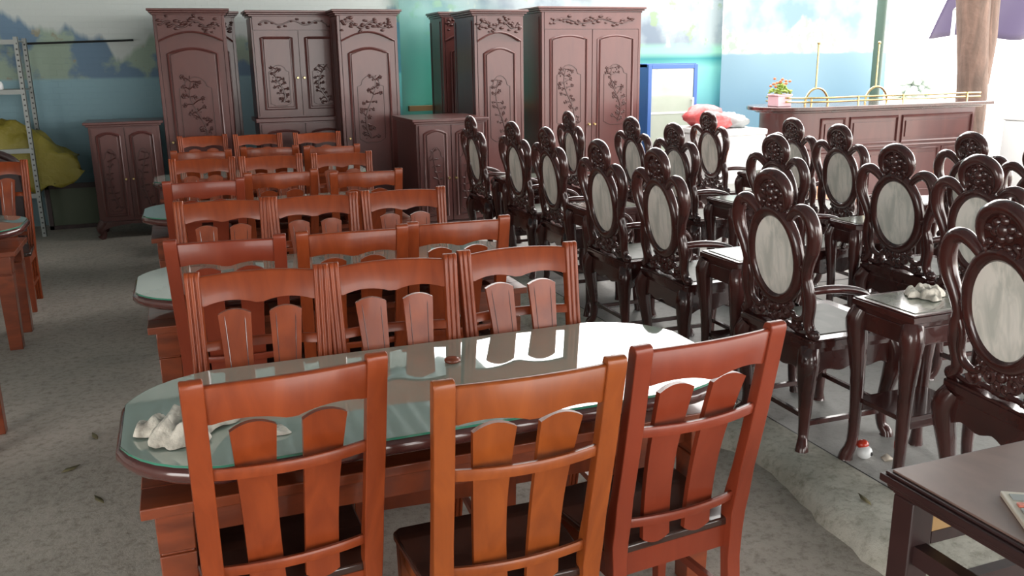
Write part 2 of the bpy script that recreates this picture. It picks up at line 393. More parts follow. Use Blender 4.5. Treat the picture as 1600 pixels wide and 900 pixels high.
# ---------------------------------------------------------------- glass dining tables
def rounded(x0, x1, y0, y1, c, n_=6, k=.55):
    """racetrack-like outline: long corners cut in a soft curve"""
    out = []
    for (cx, cy, sx, sy) in ((x1, y1, 1, 1), (x0, y1, -1, 1), (x0, y0, -1, -1), (x1, y0, 1, -1)):
        a = Vector((cx, cy - sy * c[1])); b_ = Vector((cx - sx * c[0], cy)); m_ = Vector((cx, cy))
        seq = [(1 - t) ** 2 * a + 2 * t * (1 - t) * (m_ * k + (a + b_) / 2 * (1 - k)) + t * t * b_ for t in [i / n_ for i in range(n_ + 1)]]
        if sx * sy < 0: seq = seq[::-1]
        out += [(p.x, p.y) for p in seq]
    return out
def inset(pts, d):
    cx = sum(p[0] for p in pts) / len(pts); cy = sum(p[1] for p in pts) / len(pts); out = []; n_ = len(pts)
    for i, p in enumerate(pts):
        a = Vector(pts[i - 1]); b_ = Vector(pts[(i + 1) % n_]); t = (b_ - a)
        if t.length < 1e-6: out.append(p); continue
        t.normalize(); nn = Vector((-t.y, t.x)); out.append((p[0] + nn.x * d, p[1] + nn.y * d))
    return out
def make_table():
    t = thing('dining_table', '', 'table')
    hx, hy = .885, .367
    o = rounded(-hx, hx, -hy, hy, (.24, .22))
    mb = MB()
    lv = [(.034, .680), (.008, .690), (0, .703), (.001, .718), (.009, .727)]
    n_ = len(o); vs = []
    for d, z in lv: vs += [(p[0], p[1], z) for p in inset(o, d)]
    fs = [(l * n_ + i, l * n_ + (i + 1) % n_, (l + 1) * n_ + (i + 1) % n_, (l + 1) * n_ + i) for l in range(len(lv) - 1) for i in range(n_)]
    fs += [tuple(range(n_))[::-1], tuple(range((len(lv) - 1) * n_, len(lv) * n_))]
    mb.add(vs, fs); mb.build('table_top', M['table_rim'], t)
    g = inset(o, .014); mb = MB(); mb.prism(g, .728, .735); ge = mb.build('glass_sheet', M['glass'], t)
    mb = MB(); g2 = inset(o, .0125)
    n_ = len(g); vs = [(p[0], p[1], .7285) for p in g2] + [(p[0], p[1], .7345) for p in g2]
    mb.add(vs, [(i, (i + 1) % n_, n_ + (i + 1) % n_, n_ + i) for i in range(n_)]); mb.build('glass_edge', M['glass_edge'], ge)
    for (px, py) in ((-.42, -.12), (-.42, .12), (.42, -.12), (.42, .12), (0, 0)):
        mb = MB(); mb.lathe([(.045, .602), (.045, .610), (.03, .617), (.042, .635), (.042, .648), (.022, .659), (.035, .667), (.04, .676)], 14, (px, py)); mb.build('turned_support', M['trestle'], t)
    mb = MB()   # frame plank with an open middle
    bx = .84; by = .245
    mb.box(-bx, bx, -by, -by + .12, .572, .602); mb.box(-bx, bx, by - .12, by, .572, .602)
    mb.box(-bx, -bx + .14, -by + .12, by - .12, .572, .602); mb.box(bx - .14, bx, -by + .12, by - .12, .572, .602); mb.box(-.5, -.34, -by + .12, by - .12, .572, .602); mb.box(.34, .5, -by + .12, by - .12, .572, .602); mb.box(-.08, .08, -by + .12, by - .12, .572, .602)
    mb.build('frame_plank', M['trestle'], t, .003)
    mb = MB()
    for s_ in (-1, 1):
        mb.box(-bx + .12, bx - .12, s_ * (by - .06) - .012, s_ * (by - .06) + .012, .49, .572)
        mb.box(s_ * (bx - .08) - .012, s_ * (bx - .08) + .012, -by + .1, by - .1, .49, .572)
    mb.build('apron', M['trestle'], t)
    for sx in (-1, 1):
        for sy in (-1, 1):
            cx = sx * (bx - .075); cy = sy * (by - .055); mb = MB()
            for (z0, z1, a, b_) in ((.0, .46, .036, .044), (.468, .5721, .044, .045)):
                mb.add([(cx - a, cy - a, z0), (cx + a, cy - a, z0), (cx + a, cy + a, z0), (cx - a, cy + a, z0), (cx - b_, cy - b_, z1), (cx + b_, cy - b_, z1), (cx + b_, cy + b_, z1), (cx - b_, cy + b_, z1)],
                       [(3, 2, 1, 0), (4, 5, 6, 7), (0, 1, 5, 4), (1, 2, 6, 5), (2, 3, 7, 6), (3, 0, 4, 7)])
            mb.box(cx - .04, cx + .04, cy - .04, cy + .04, .46, .468)
            mb.build('leg', M['trestle'], t, .003)
    index_tree(t); return t
tb = make_table()
tabs = [((.668, 2.368), 'glass-topped dining table nearest the camera with a crumpled rag on it'),
        ((.655, 3.995), 'glass-topped dining table, second from the camera in the chair rows'),
        ((.64, 6.035), 'glass-topped dining table, third from the camera, farther row of chairs'),
        ((.68, 7.79), 'glass-topped dining table farthest back, in front of the carved wardrobes'),
        ((-1.78, 5.97), 'glass-topped dining table cut off by the left edge near metal rack')]
for i, ((x, y), lb) in enumerate(tabs):
    t = tb if i == 0 else copy_tree(tb)
    t.location = (x, y, 0); tag(t, lb, 'table', 'glass topped dining tables')

t = thing('wooden_bench', 'dark red-brown bench at left edge, only its end leg in view', 'bench', (-1.35, 4.27, 0))
mb = MB(); mb.box(-.5, .5, -.17, .17, .40, .44); mb.build('seat', M['trestle'], t, .004)
for sx in (-1, 1):
    for sy in (-1, 1): mb = MB(); mb.box(sx * .45 - .03, sx * .45 + .03, sy * .12 - .03, sy * .12 + .03, 0, .40); mb.build('leg', M['trestle'], t, .003)
mb = MB(); mb.box(-.42, .42, -.02, .02, .30, .40); mb.build('apron', M['trestle'], t)

# ---------------------------------------------------------------- orange dining chairs
def make_chair():
    t = thing('dining_chair', '', 'chair')
    W = .2245; zt = 1.0
    def yb(z):   # side profile of the back: leans rearwards above the seat, kicks back below
        if z >= .42: u = (z - .42) / .58; return -.11 * (u ** 1.25) - .012 * math.sin(u * PI)
        u = (.42 - z) / .42; return -.06 * u * u
    def post(s_):
        mb = MB(); zs = [0, .1, .2, .3, .38, .44, .5, .58, .66, .74, .82, .9, .96, .992, 1.004, 1.0]
        vs = []; seg = None
        for i, z in enumerate(zs):
            wd = .021 if z < .4 else .024; dp = .019 + (.006 if .3 < z < .55 else 0)
            xc = s_ * (W - .024) - s_ * (.012 * max(0, .42 - z) / .42 + .010 * (1 - min(1, max(0, (z - .42) / .58))))
            y = yb(min(z, 1.0)); k = 1
            if i == len(zs) - 2: k = .8; z = 1.003
            if i == len(zs) - 1: k = .35; z = 1.008
            # fluted front face: three beads
            cs = [(-wd, -dp), (wd, -dp), (wd, dp * .5), (wd * .86, dp), (wd * .5, dp), (wd * .36, dp * .62), (wd * .2, dp), (-wd * .2, dp), (-wd * .36, dp * .62), (-wd * .5, dp), (-wd * .86, dp), (-wd, dp * .5)]
            seg = len(cs)
            for (a, b_) in cs: vs.append((xc + a, y + b_ * k, z))
        n_ = len(zs)
        fs = [(i * seg + k, i * seg + (k + 1) % seg, (i + 1) * seg + (k + 1) % seg, (i + 1) * seg + k) for i in range(n_ - 1) for k in range(seg)]
        fs += [tuple(range(seg))[::-1], tuple(range((n_ - 1) * seg, n_ * seg))]
        mb.add(vs, fs); return mb
    for s_ in (-1, 1): post(s_).build('back_post', M['orange'], t, .002)
    def rail(z0f, z1f, th, bow, xw, nm, crown=0, grow=0):
        mb = MB(); n_ = 28; vs = []
        for i in range(n_ + 1):
            u = -1 + 2 * i / n_; x = u * xw
            z0, z1 = z0f(u), z1f(u); bb = bow * (1 - u * u)
            y0 = yb(z0) - bb; y1 = yb(z1) - bb
            vs += [(x, y0 - th, z0), (x, y0 + th, z0), (x, y1 + th * 1.05, z1 - .006), (x, y1 + th * .4, z1), (x, y1 - th * .6, z1), (x, y1 - th, z1 - .006)]
        s6 = 6
        fs = [(i * s6 + k, (i + 1) * s6 + k, (i + 1) * s6 + (k + 1) % s6, i * s6 + (k + 1) % s6) for i in range(n_) for k in range(s6)]
        fs += [tuple(range(s6)), tuple(range(n_ * s6, n_ * s6 + s6))[::-1]]
        mb.add(vs, fs); return mb.build(nm, M['orange'], t)
    def wave(u):
        a = abs(u)
        return .9005 + .0125 * math.sin(PI * min(1, max(0, (a - .08) / .84))) ** .8 + (0 if a > .08 else 0) - .004 * (1 - a)
    rail(wave, lambda u: .992 + .006 * (1 - u * u), .011, .026, W - .045, 'top_rail')
    rail(lambda u: .756, lambda u: .784, .009, .030, W - .044, 'middle_rail')
    rail(lambda u: .482, lambda u: .508, .009, .024, W - .048, 'lower_rail')
    for s_ in (-1, 1):
        mb = MB(); n_ = 16; vs = []
        for i in range(n_ + 1):
            u = i / n_; z = .425 + .445 * u
            hw = .042 + .009 * u - .005 * math.sin(u * PI); xc = s_ * (.066 + .014 * u)
            y = yb(z) - .018 + .022 * math.sin(u * PI) + .020
            fr = 7
            for j in range(fr + 1):
                q = -1 + 2 * j / fr
                dz = (.016 * (1 - q * q) if i == n_ else (-.016 * (1 - q * q) if i == 0 else 0))
                vs.append((xc + q * hw, y + .008, z + dz))
            for j in range(fr, -1, -1):
                q = -1 + 2 * j / fr
                dz = (.016 * (1 - q * q) if i == n_ else (-.016 * (1 - q * q) if i == 0 else 0))
                vs.append((xc + q * hw, y - .008, z + dz))
        sg = 16
        fs = [(i * sg + k, i * sg + (k + 1) % sg, (i + 1) * sg + (k + 1) % sg, (i + 1) * sg + k) for i in range(n_) for k in range(sg)]
        fs += [tuple(range(sg))[::-1], tuple(range(n_ * sg, n_ * sg + sg))]
        mb.add(vs, fs); sp_ = mb.build('back_splat', M['orange'], t)
        mb = MB()
        for q in (-.62, .62):
            pts = []
            for i in range(11):
                u = i / 10; z = .435 + .435 * u; hw = .042 + .009 * u - .005 * math.sin(u * PI); xc = s_ * (.066 + .014 * u)
                pts.append((xc + q * hw, yb(z) - .018 + .022 * math.sin(u * PI) + .0285, z))
            mb.tube(pts, .0013, 4)
        mb.build('groove_line', M['table_rim'], sp_)
    mb = MB(); pts = [(-W + .02, -.005), (W - .02, -.005), (W + .002, .34), (W - .02, .36), (-W + .02, .36), (-W - .002, .34)]
    mb.prism(pts, .395, .42); mb.build('seat', M['seat_dark'], t, .006)
    mb = MB(); mb.box(-W + .03, W - .03, .33, .35, .33, .395); mb.box(-W + .03, W - .03, .0, .02, .33, .395)
    for s_ in (-1, 1): mb.box(s_ * (W - .03) - .01, s_ * (W - .03) + .01, .02, .33, .33, .395)
    mb.build('seat_rail', M['orange'], t)
    for s_ in (-1, 1):
        mb = MB(); cx = s_ * (W - .03); cy = .333
        mb.add([(cx - .015, cy - .015, 0), (cx + .015, cy - .015, 0), (cx + .015, cy + .015, 0), (cx - .015, cy + .015, 0), (cx - .022, cy - .022, .3951), (cx + .022, cy - .022, .3951), (cx + .022, cy + .022, .3951), (cx - .022, cy + .022, .3951)],
               [(3, 2, 1, 0), (4, 5, 6, 7), (0, 1, 5, 4), (1, 2, 6, 5), (2, 3, 7, 6), (3, 0, 4, 7)])
        mb.build('front_leg', M['orange'], t, .003)
    for s_ in (-1, 1):
        mb = MB(); x = s_ * (W - .033); mb.box(x - .008, x + .008, -.02, .325, .16, .185); mb.build('stretcher', M['orange'], t)
    index_tree(t); return t
ch = make_chair()
tname = ['nearest', 'second', 'third', 'farthest']
rowdata = [  # (table index, side, [ (midx, midy, azimuth offset deg) ... ])
 (0, 'near', [(.178, 1.872, 4), (.668, 1.655, 0), (1.158, 1.715, 5)]),
 (0, 'far', [(.205, 2.875, -6), (.641, 2.845, -4), (1.102, 2.855, -2)]),
 (1, 'near', [(.142, 3.475, -7), (.628, 3.46, -2), (1.08, 3.48, -1)]),
 (1, 'far', [(.182, 4.49, -5), (.62, 4.46, -2), (1.085, 4.46, -3)]),
 (2, 'near', [(.13, 5.34, 0), (.59, 5.56, 2), (1.08, 5.37, -3)]),
 (2, 'far', [(.165, 6.60, -6), (.632, 6.57, 0), (1.135, 6.53, -4)]),
 (3, 'near', [(.18, 7.22, -8), (.70, 7.30, -8), (1.17, 7.14, 0)]),
 (3, 'far', [(.24, 8.74, 6), (.73, 8.66, -2), (1.27, 8.58, -3)])]
pos3 = ['left', 'middle', 'right']
first = True
for ti, side, L_ in rowdata:
    az0 = 0 if side == 'near' else 180
    for k, (x, y, a) in enumerate(L_):
        t = ch if first else copy_tree(ch); first = False
        th = R(az0 + a); t.rotation_euler = (0, 0, th)
        # back top sits .11 m behind the origin
        t.location = (x - .11 * math.sin(th), y + .11 * math.cos(th), 0)
        tone = {(0, 'near', 1): 'orange_yellow', (0, 'near', 2): 'orange_red', (1, 'near', 0): 'orange_red', (2, 'near', 0): 'orange_red'}.get((ti, side, k))
        if tone:
            for c_ in t.children:
                for sl in c_.material_slots:
                    if sl.material == M['orange']: sl.link = 'OBJECT'; sl.material = M[tone]
        sd = 'near side, back to camera,' if side == 'near' else 'far side, facing camera,'
        tag(t, 'orange wooden dining chair, %s %s of three at %s glass table' % (sd, pos3[k], tname[ti]), 'chair', 'orange wooden dining chairs')
for (x, y, a, lb) in [(-1.22, 6.98, 180, 'orange wooden dining chair behind the glass table at the left edge')]:
    t = copy_tree(ch); t.rotation_euler = (0, 0, R(a)); t.location = (x, y, 0); tag(t, lb, 'chair', 'orange wooden dining chairs')

# ---------------------------------------------------------------- carved marble chairs (rosewood)
LEAN = .125
def make_marble_chair():
    t = thing('marble_chair', '', 'chair')
    def P(x, z, dy=0): return (x, -(z - .482) * LEAN + dy, z)
    mw = M['rosewood']
    # seat: moulded frame, marble panel
    mb = MB(); mb.prism(rounded(-.245, .245, -.03, .45, (.02, .02), 3), .445, .470); mb.prism(rounded(-.235, .235, -.02, .44, (.02, .02), 3), .425, .445)
    mb.prism(rounded(-.24, .24, -.025, .445, (.02, .02), 3), .470, .480); s_ = mb.build('seat', mw, t)
    mb = MB(); mb.box(-.185, .185, .04, .385, .4801, .4835); mb.build('seat_panel', M['seat_marble'], s_)
    # apron with scalloped lower edge
    def apron(x0, x1, z1, dep):
        n_ = 24; top = []; bot = []
        for i in range(n_ + 1):
            u = i / n_; x = x0 + (x1 - x0) * u; a = abs(2 * u - 1)
            bot.append((x, z1 - dep - (.03 * max(0, (a - .7) / .3)) + .012 * math.cos(a * PI * 3) * (1 - a)))
        return bot + [(x1, z1), (x0, z1)]
    mb = MB()
    mb.prism(apron(-.215, .215, .426, .085), .418, .436, 'y'); mb.prism(apron(-.215, .215, .426, .085), -.02, -.002, 'y')
    mb.prism(apron(.0, .42, .426, .085), .212, .228, 'x'); mb.prism(apron(.0, .42, .426, .085), -.228, -.212, 'x')
    mb.build('apron', mw, t, .004)
    for (cx, cy) in ((-.205, .0), (.205, .0), (-.205, .41), (.205, .41)):
        sx = 1 if cx > 0 else -1; sy = 1 if cy > .2 else -1; mb = MB()
        pts = [(cx, cy, .435), (cx + sx * .018, cy + sy * .016, .39), (cx + sx * .016, cy + sy * .014, .33), (cx + sx * .002, cy + sy * .002, .22), (cx - sx * .008, cy - sy * .008, .12), (cx - sx * .004, cy - sy * .004, .05), (cx + sx * .012, cy + sy * .01, .018), (cx + sx * .014, cy + sy * .012, 0)]
        mb.tube(smooth_path(pts, 3), [.042, .046, .041, .031, .024, .021, .026, .029], 8); mb.build('leg', mw, t)
    mb = MB(); mb.box(-.20, .20, .0, .016, .13, .15); mb.box(-.20, .20, .395, .411, .13, .15)
    for s_ in (-1, 1): mb.box(s_ * .2 - .008, s_ * .2 + .008, 0, .41, .10, .12)
    mb.build('stretcher', mw, t)
    # side rails of the back, ending in inward curls
    for s_ in (-1, 1):
        mb = MB()
        pts = [(.222, .497), (.205, .515), (.198, .55), (.212, .62), (.206, .68), (.196, .73), (.212, .79), (.240, .85), (.250, .90), (.243, .945), (.215, .985), (.172, .995), (.130, .975), (.098, .945), (.082, .930)]
        mb.tube(smooth_path([P(s_ * x, z) for x, z in pts], 4), [.023, .022, .022, .024, .024, .021, .024, .028, .030, .030, .028, .025, .021, .016, .012], 12)
        mb.ball(P(s_ * .226, .497), .028, 1, .9, .9, 10, 6)
        pts = [(.196, .72), (.178, .66), (.186, .60), (.170, .555), (.125, .54), (.085, .555)]
        mb.tube(smooth_path([P(s_ * x, z) for x, z in pts], 4), [.013, .015, .016, .015, .013, .011], 8)
        mb.ball(P(s_ * .172, .765), .022, 1.3, .8, .8, 8, 5)
        mb.build('back_side_rail', mw, t)
    # oval ring and marble
    mb = MB(); mb.tube([P(.152 * math.cos(a), .782 + .186 * math.sin(a)) for a in [2 * PI * i / 40 for i in range(40)]], .026, 9, True, .9); ov = mb.build('oval_frame', mw, t)
    mb = MB(); n_ = 36
    ol = [(.140 * math.cos(2 * PI * i / n_), .782 + .174 * math.sin(2 * PI * i / n_)) for i in range(n_)]
    vs = [P(x, z, -.007) for x, z in ol] + [P(x, z, .007) for x, z in ol]
    mb.add(vs, [tuple(range(n_)), tuple(range(n_, 2 * n_))[::-1]] + [(i, n_ + i, n_ + (i + 1) % n_, (i + 1) % n_) for i in range(n_)]); mb.build('marble_oval', M['marble'], ov)
    # crest: hood with carved flower inside
    mb = MB()
    pts = []
    for i in range(23):
        a = R(-48 + 276 * i / 22); pts.append(P(.098 * math.cos(a), 1.038 + .080 * math.sin(a) - .004))
    mb.tube(pts, [.012, .018, .022, .025, .026, .026, .026, .025, .022, .018, .012], 9); cr = mb.build('crest', mw, t)
    rn = random.Random(5); mb = MB()
    n_ = 24; ol = [(.082 * math.cos(2 * PI * i / n_), 1.032 + .072 * math.sin(2 * PI * i / n_)) for i in range(n_)]
    vs = [P(x, z, -.008) for x, z in ol] + [P(x, z, .008) for x, z in ol]
    mb.add(vs, [tuple(range(n_)), tuple(range(n_, 2 * n_))[::-1]] + [(i, n_ + i, n_ + (i + 1) % n_, (i + 1) % n_) for i in range(n_)])
    for sy in (-1, 1):
        mb.ball(P(0, 1.045, sy * .012), .026, 1, .6, 1)
        for k in range(6):
            a = k * PI / 3 + .3; mb.ball(P(.034 * math.cos(a), 1.045 + .030 * math.sin(a), sy * .010), .017, 1, .7, 1, 7, 5)
        for (x, z) in [(-.055, 1.0), (.055, 1.0), (-.035, .975), (.035, .975), (0, .968), (-.06, 1.045), (.06, 1.045), (0, 1.09), (-.02, .99), (.02, .99)]:
            mb.ball(P(x, z, sy * .009), .014, 1.1, .7, 1, 7, 4)
        for s_ in (-1, 1):
            mb.tube(smooth_path([P(s_ * .01, .985, sy * .01), P(s_ * .05, .96, sy * .012), P(s_ * .07, .985, sy * .012), P(s_ * .05, 1.0, sy * .012)], 3), .008, 6)
    mb.build('carved_flower', mw, cr)
    # carved base between the side rails
    mb = MB()
    for s_ in (-1, 1):
        for (cx, cz, r0, d) in ((.055, .545, .030, 1), (.125, .520, .030, -1), (.085, .585, .018, 1), (.020, .520, .018, -1)):
            pts = [P(s_ * (cx + r0 * (1 - i / 16 * .75) * math.cos(d * i * .62)), cz + r0 * (1 - i / 16 * .75) * math.sin(d * i * .62)) for i in range(15)]
            mb.tube(pts, [.010, .010, .007], 6)
            mb.ball(P(s_ * cx, cz), .012, 1, 1.1, 1, 7, 4)
        mb.tube(smooth_path([P(s_ * .205, .50), P(s_ * .14, .488), P(s_ * .07, .505), P(0, .495)], 3), .012, 6)
        for (x, z) in ((.04, .575), (.10, .555), (.155, .545), (.09, .50), (.03, .50)): mb.ball(P(s_ * x, z, 0), .015, 1.1, .9, .9, 7, 4)
    mb.ball(P(0, .56), .022, 1, .8, 1)
    mb.build('carved_base', mw, t)
    # low arms
    for s_ in (-1, 1):
        mb = MB(); x = s_ * .228
        pts = [(s_ * .205, -.028, .672), (x, .06, .680), (x, .16, .668), (x, .235, .640), (x, .268, .592), (x, .250, .545), (x, .205, .530), (x, .178, .555), (x, .195, .585), (x, .22, .580)]
        mb.tube(smooth_path(pts, 4), [.016, .018, .018, .018, .017, .016, .014, .012, .010, .008], 8)
        mb.tube(smooth_path([(x, .262, .56), (x, .275, .52), (x, .262, .484)], 4), [.016, .014, .018], 8)
        mb.build('arm', mw, t)
    index_tree(t); return t
mc = make_marble_chair()
marb = [(2.42, 1.925, 97, 'carved marble-back chair, nearest to the camera beside the dark dusty table'),
 (2.29, 2.90, 91, 'carved marble-back chair standing just past the nearest marble tea table, by concrete edge'),
 (2.31, 3.85, 92, 'carved marble-back chair in the left line behind the second marble tea table'),
 (2.27, 4.42, 90, 'carved marble-back chair in left line, cream oval, backing onto its neighbour'),
 (2.38, 5.42, 91, 'carved marble-back chair, third from the far end of left line'),
 (2.38, 6.06, 89, 'carved marble-back chair, second from the far end of left line'),
 (2.33, 6.87, 90, 'carved marble-back chair at the far end of left line by low sideboard'),
 (3.40, 2.90, 92, 'carved marble-back chair directly behind the nearest marble chair, yellowish oval'),
 (3.46, 3.46, 90, 'carved marble-back chair turned most squarely, grey oval, beyond rag-topped tea table'),
 (3.31, 4.23, 90, 'carved marble-back chair in middle line, half hidden behind a taller crest'),
 (3.29, 5.32, 89, 'carved marble-back chair in middle line before the glass-door fridge'),
 (3.36, 6.06, 90, 'carved marble-back chair in middle line below the large double wardrobe'),
 (3.27, 7.02, 93, 'carved marble-back chair at the far end of middle line by double wardrobe'),
 (4.16, 3.20, 92, 'carved marble-back chair cut off by the right edge of photo'),
 (4.34, 3.80, 93, 'carved marble-back chair with a yellow ribbon tied on its crest'),
 (4.14, 4.66, 93, 'carved marble-back chair before the middle of the bar counter panels'),
 (4.28, 5.31, 92, 'carved marble-back chair before the rounded end of the bar counter'),
 (4.24, 6.35, 91, 'carved marble-back chair farthest in right line beside white chest')]
for i, (x, y, az, lb) in enumerate(marb):
    t = mc if i == 0 else copy_tree(mc)
    t.location = (x, y, .08); t.rotation_euler = (0, 0, -R(az)); tag(t, lb, 'chair', 'carved marble backed chairs')

def make_tea_table():
    t = thing('tea_table', '', 'table'); mw = M['rosewood']; hx, hy = .20, .155
    mb = MB(); mb.box(-hx, hx, -hy, hy, .645, .668); mb.box(-hx + .012, hx - .012, -hy + .012, hy - .012, .625, .645); mb.box(-hx + .006, hx - .006, -hy + .006, hy - .006, .668, .674)
    tt = mb.build('table_top', mw, t, .002)
    mb = MB(); mb.box(-hx + .03, hx - .03, -hy + .03, hy - .03, .6741, .677); mb.build('marble_panel', M['marble_dark'], tt)
    def ap(a0, a1):
        n_ = 20; bot = []
        for i in range(n_ + 1):
            u = i / n_; a = abs(2 * u - 1); bot.append((a0 + (a1 - a0) * u, .555 - .05 * max(0, (a - .6) / .4) ** 1.5))
        return bot + [(a1, .625), (a0, .625)]
    mb = MB(); e = .012
    mb.prism(ap(-hx + e, hx - e), hy - .03, hy - .012, 'y'); mb.prism(ap(-hx + e, hx - e), -hy + .012, -hy + .03, 'y')
    mb.prism(ap(-hy + e, hy - e), hx - .03, hx - .012, 'x'); mb.prism(ap(-hy + e, hy - e), -hx + .012, -hx + .03, 'x')
    mb.build('apron', mw, t, .004)
    for sx in (-1, 1):
        for sy in (-1, 1):
            mb = MB(); cx, cy = sx * (hx - .03), sy * (hy - .03)
            pts = [(cx, cy, .63), (cx + sx * .012, cy + sy * .012, .58), (cx + sx * .008, cy + sy * .008, .50), (cx, cy, .38), (cx - sx * .004, cy - sy * .004, .22), (cx - sx * .002, cy - sy * .002, .08), (cx + sx * .010, cy + sy * .010, .02), (cx + sx * .012, cy + sy * .012, 0)]
            mb.tube(smooth_path(pts, 3), [.038, .044, .038, .029, .024, .021, .027, .030], 8); mb.build('leg', mw, t)
    mb = MB(); mb.box(-hx + .035, hx - .035, -hy + .035, hy - .035, .25, .27); mb.box(-hx + .045, hx - .045, -hy + .042, -hy + .055, .215, .25); mb.box(-hx + .045, hx - .045, hy - .055, hy - .042, .215, .25)
    mb.build('shelf', mw, t, .003)
    index_tree(t); return t
tt = make_tea_table()
teas = [(2.57, 2.42, 'small marble-topped tea table with a crumpled rag, nearest to the camera'),
 (2.50, 3.375, 'small marble-topped tea table second from the camera in the left line'),
 (2.50, 4.93, 'small marble-topped tea table between far chairs of left line'),
 (2.55, 6.47, 'small marble-topped tea table farthest back in the left line'),
 (3.62, 3.845, 'small marble-topped tea table in middle line beside squarely turned chair'),
 (3.45, 4.78, 'small marble-topped tea table in middle line behind half-hidden chair'),
 (3.50, 6.54, 'small marble-topped tea table far back in middle line by large wardrobe'),
 (4.42, 5.83, 'small marble-topped tea table by the white chest in right line'),
 (4.45, 4.23, 'small marble-topped tea table in right line next to ribbon-tied chair')]
for i, (x, y, lb) in enumerate(teas):
    t = tt if i == 0 else copy_tree(tt)
    t.location = (x, y, .08); t.scale = (1, .72 if i == 4 else (.88 if i == 3 else 1), 1); tag(t, lb, 'table', 'small marble topped tea tables')

# ---------------------------------------------------------------- wardrobes and sideboards
def arch_pts(x0, x1, z0, z1, rise, n_=12):
    top = [(x1 - (x1 - x0) * i / n_, z1 + rise * math.sin(PI * i / n_)) for i in range(n_ + 1)]
    return [(x0, z0), (x1, z0)] + top
def door(parent, x0, x1, y, z0, z1, rise, rnd, handle_side=-1, carve=(.08, .62), hinge=True, material='wardrobe'):
    """frame and panel door on the front plane y (towards -y); carved cartouche low on the panel"""
    mb = MB(); w_ = x1 - x0; st = min(.065, w_ * .15)
    pr = arch_pts(x0, x1, z0, z1, 0); mb.prism(pr, y - .022, y, 'y')
    # raised moulding following the panel
    px0, px1, pz0, pz1 = x0 + st, x1 - st, z0 + st, z1 - st - rise
    path = [(px0, y - .024, pz0), (px1, y - .024, pz0), (px1, y - .024, pz1)] + [(px1 - (px1 - px0) * i / 12, y - .024, pz1 + rise * math.sin(PI * i / 12)) for i in range(1, 12)] + [(px0, y - .024, pz1)]
    mb.tube(path, .013, 6, True)
    d_ = mb.build('door', M[material], parent)
    mb = MB(); mb.prism(arch_pts(px0 + .02, px1 - .02, pz0 + .02, pz1 - .01, rise), y - .034, y - .02, 'y'); mb.build('panel', M[material], d_, .006)
    cz0 = pz0 + (pz1 - pz0) * carve[0]; cz1 = pz0 + (pz1 - pz0) * carve[1]; cx = (x0 + x1) / 2; hw = (px1 - px0) * .33
    mb = MB(); carving(mb, rnd, cx, y - .036, cz0 + .02, cz1 - .02, hw * .9)
    out = [(-1, .06), (-.5, 0), (.5, 0), (1, .06), (1, .5), (1, .84), (.72, .86), (.62, .93), (.3, .985), (0, 1), (-.3, .985), (-.62, .93), (-.72, .86), (-1, .84), (-1, .5)]
    mb.tube([(cx + a * hw, y - .035, cz0 + b_ * (cz1 - cz0)) for a, b_ in out], .005, 5, True)
    mb.build('carving', M['wardrobe_dark'], d_)
    hx = x0 + .03 if handle_side < 0 else x1 - .03; hz = z0 + (z1 - z0) * .45
    mb = MB(); mb.lathe([(.012, 0), (.014, .004), (.008, .012), (.013, .022), (.010, .03)], 10, mx=Matrix.Translation((hx, y - .022, hz)) @ Matrix.Rotation(R(90), 4, 'X')); mb.build('knob', M['brass'], d_)
    return d_
def cornice(parent, x0, x1, y0, y1, z):
    mb = MB(); mb.box(x0 - .015, x1 + .015, y0 - .015, y1, z - .06, z - .04); mb.box(x0 - .035, x1 + .035, y0 - .035, y1, z - .04, z - .022); mb.box(x0 - .05, x1 + .05, y0 - .05, y1, z - .022, z)
    return mb.build('cornice', M['wardrobe'], parent, .004)
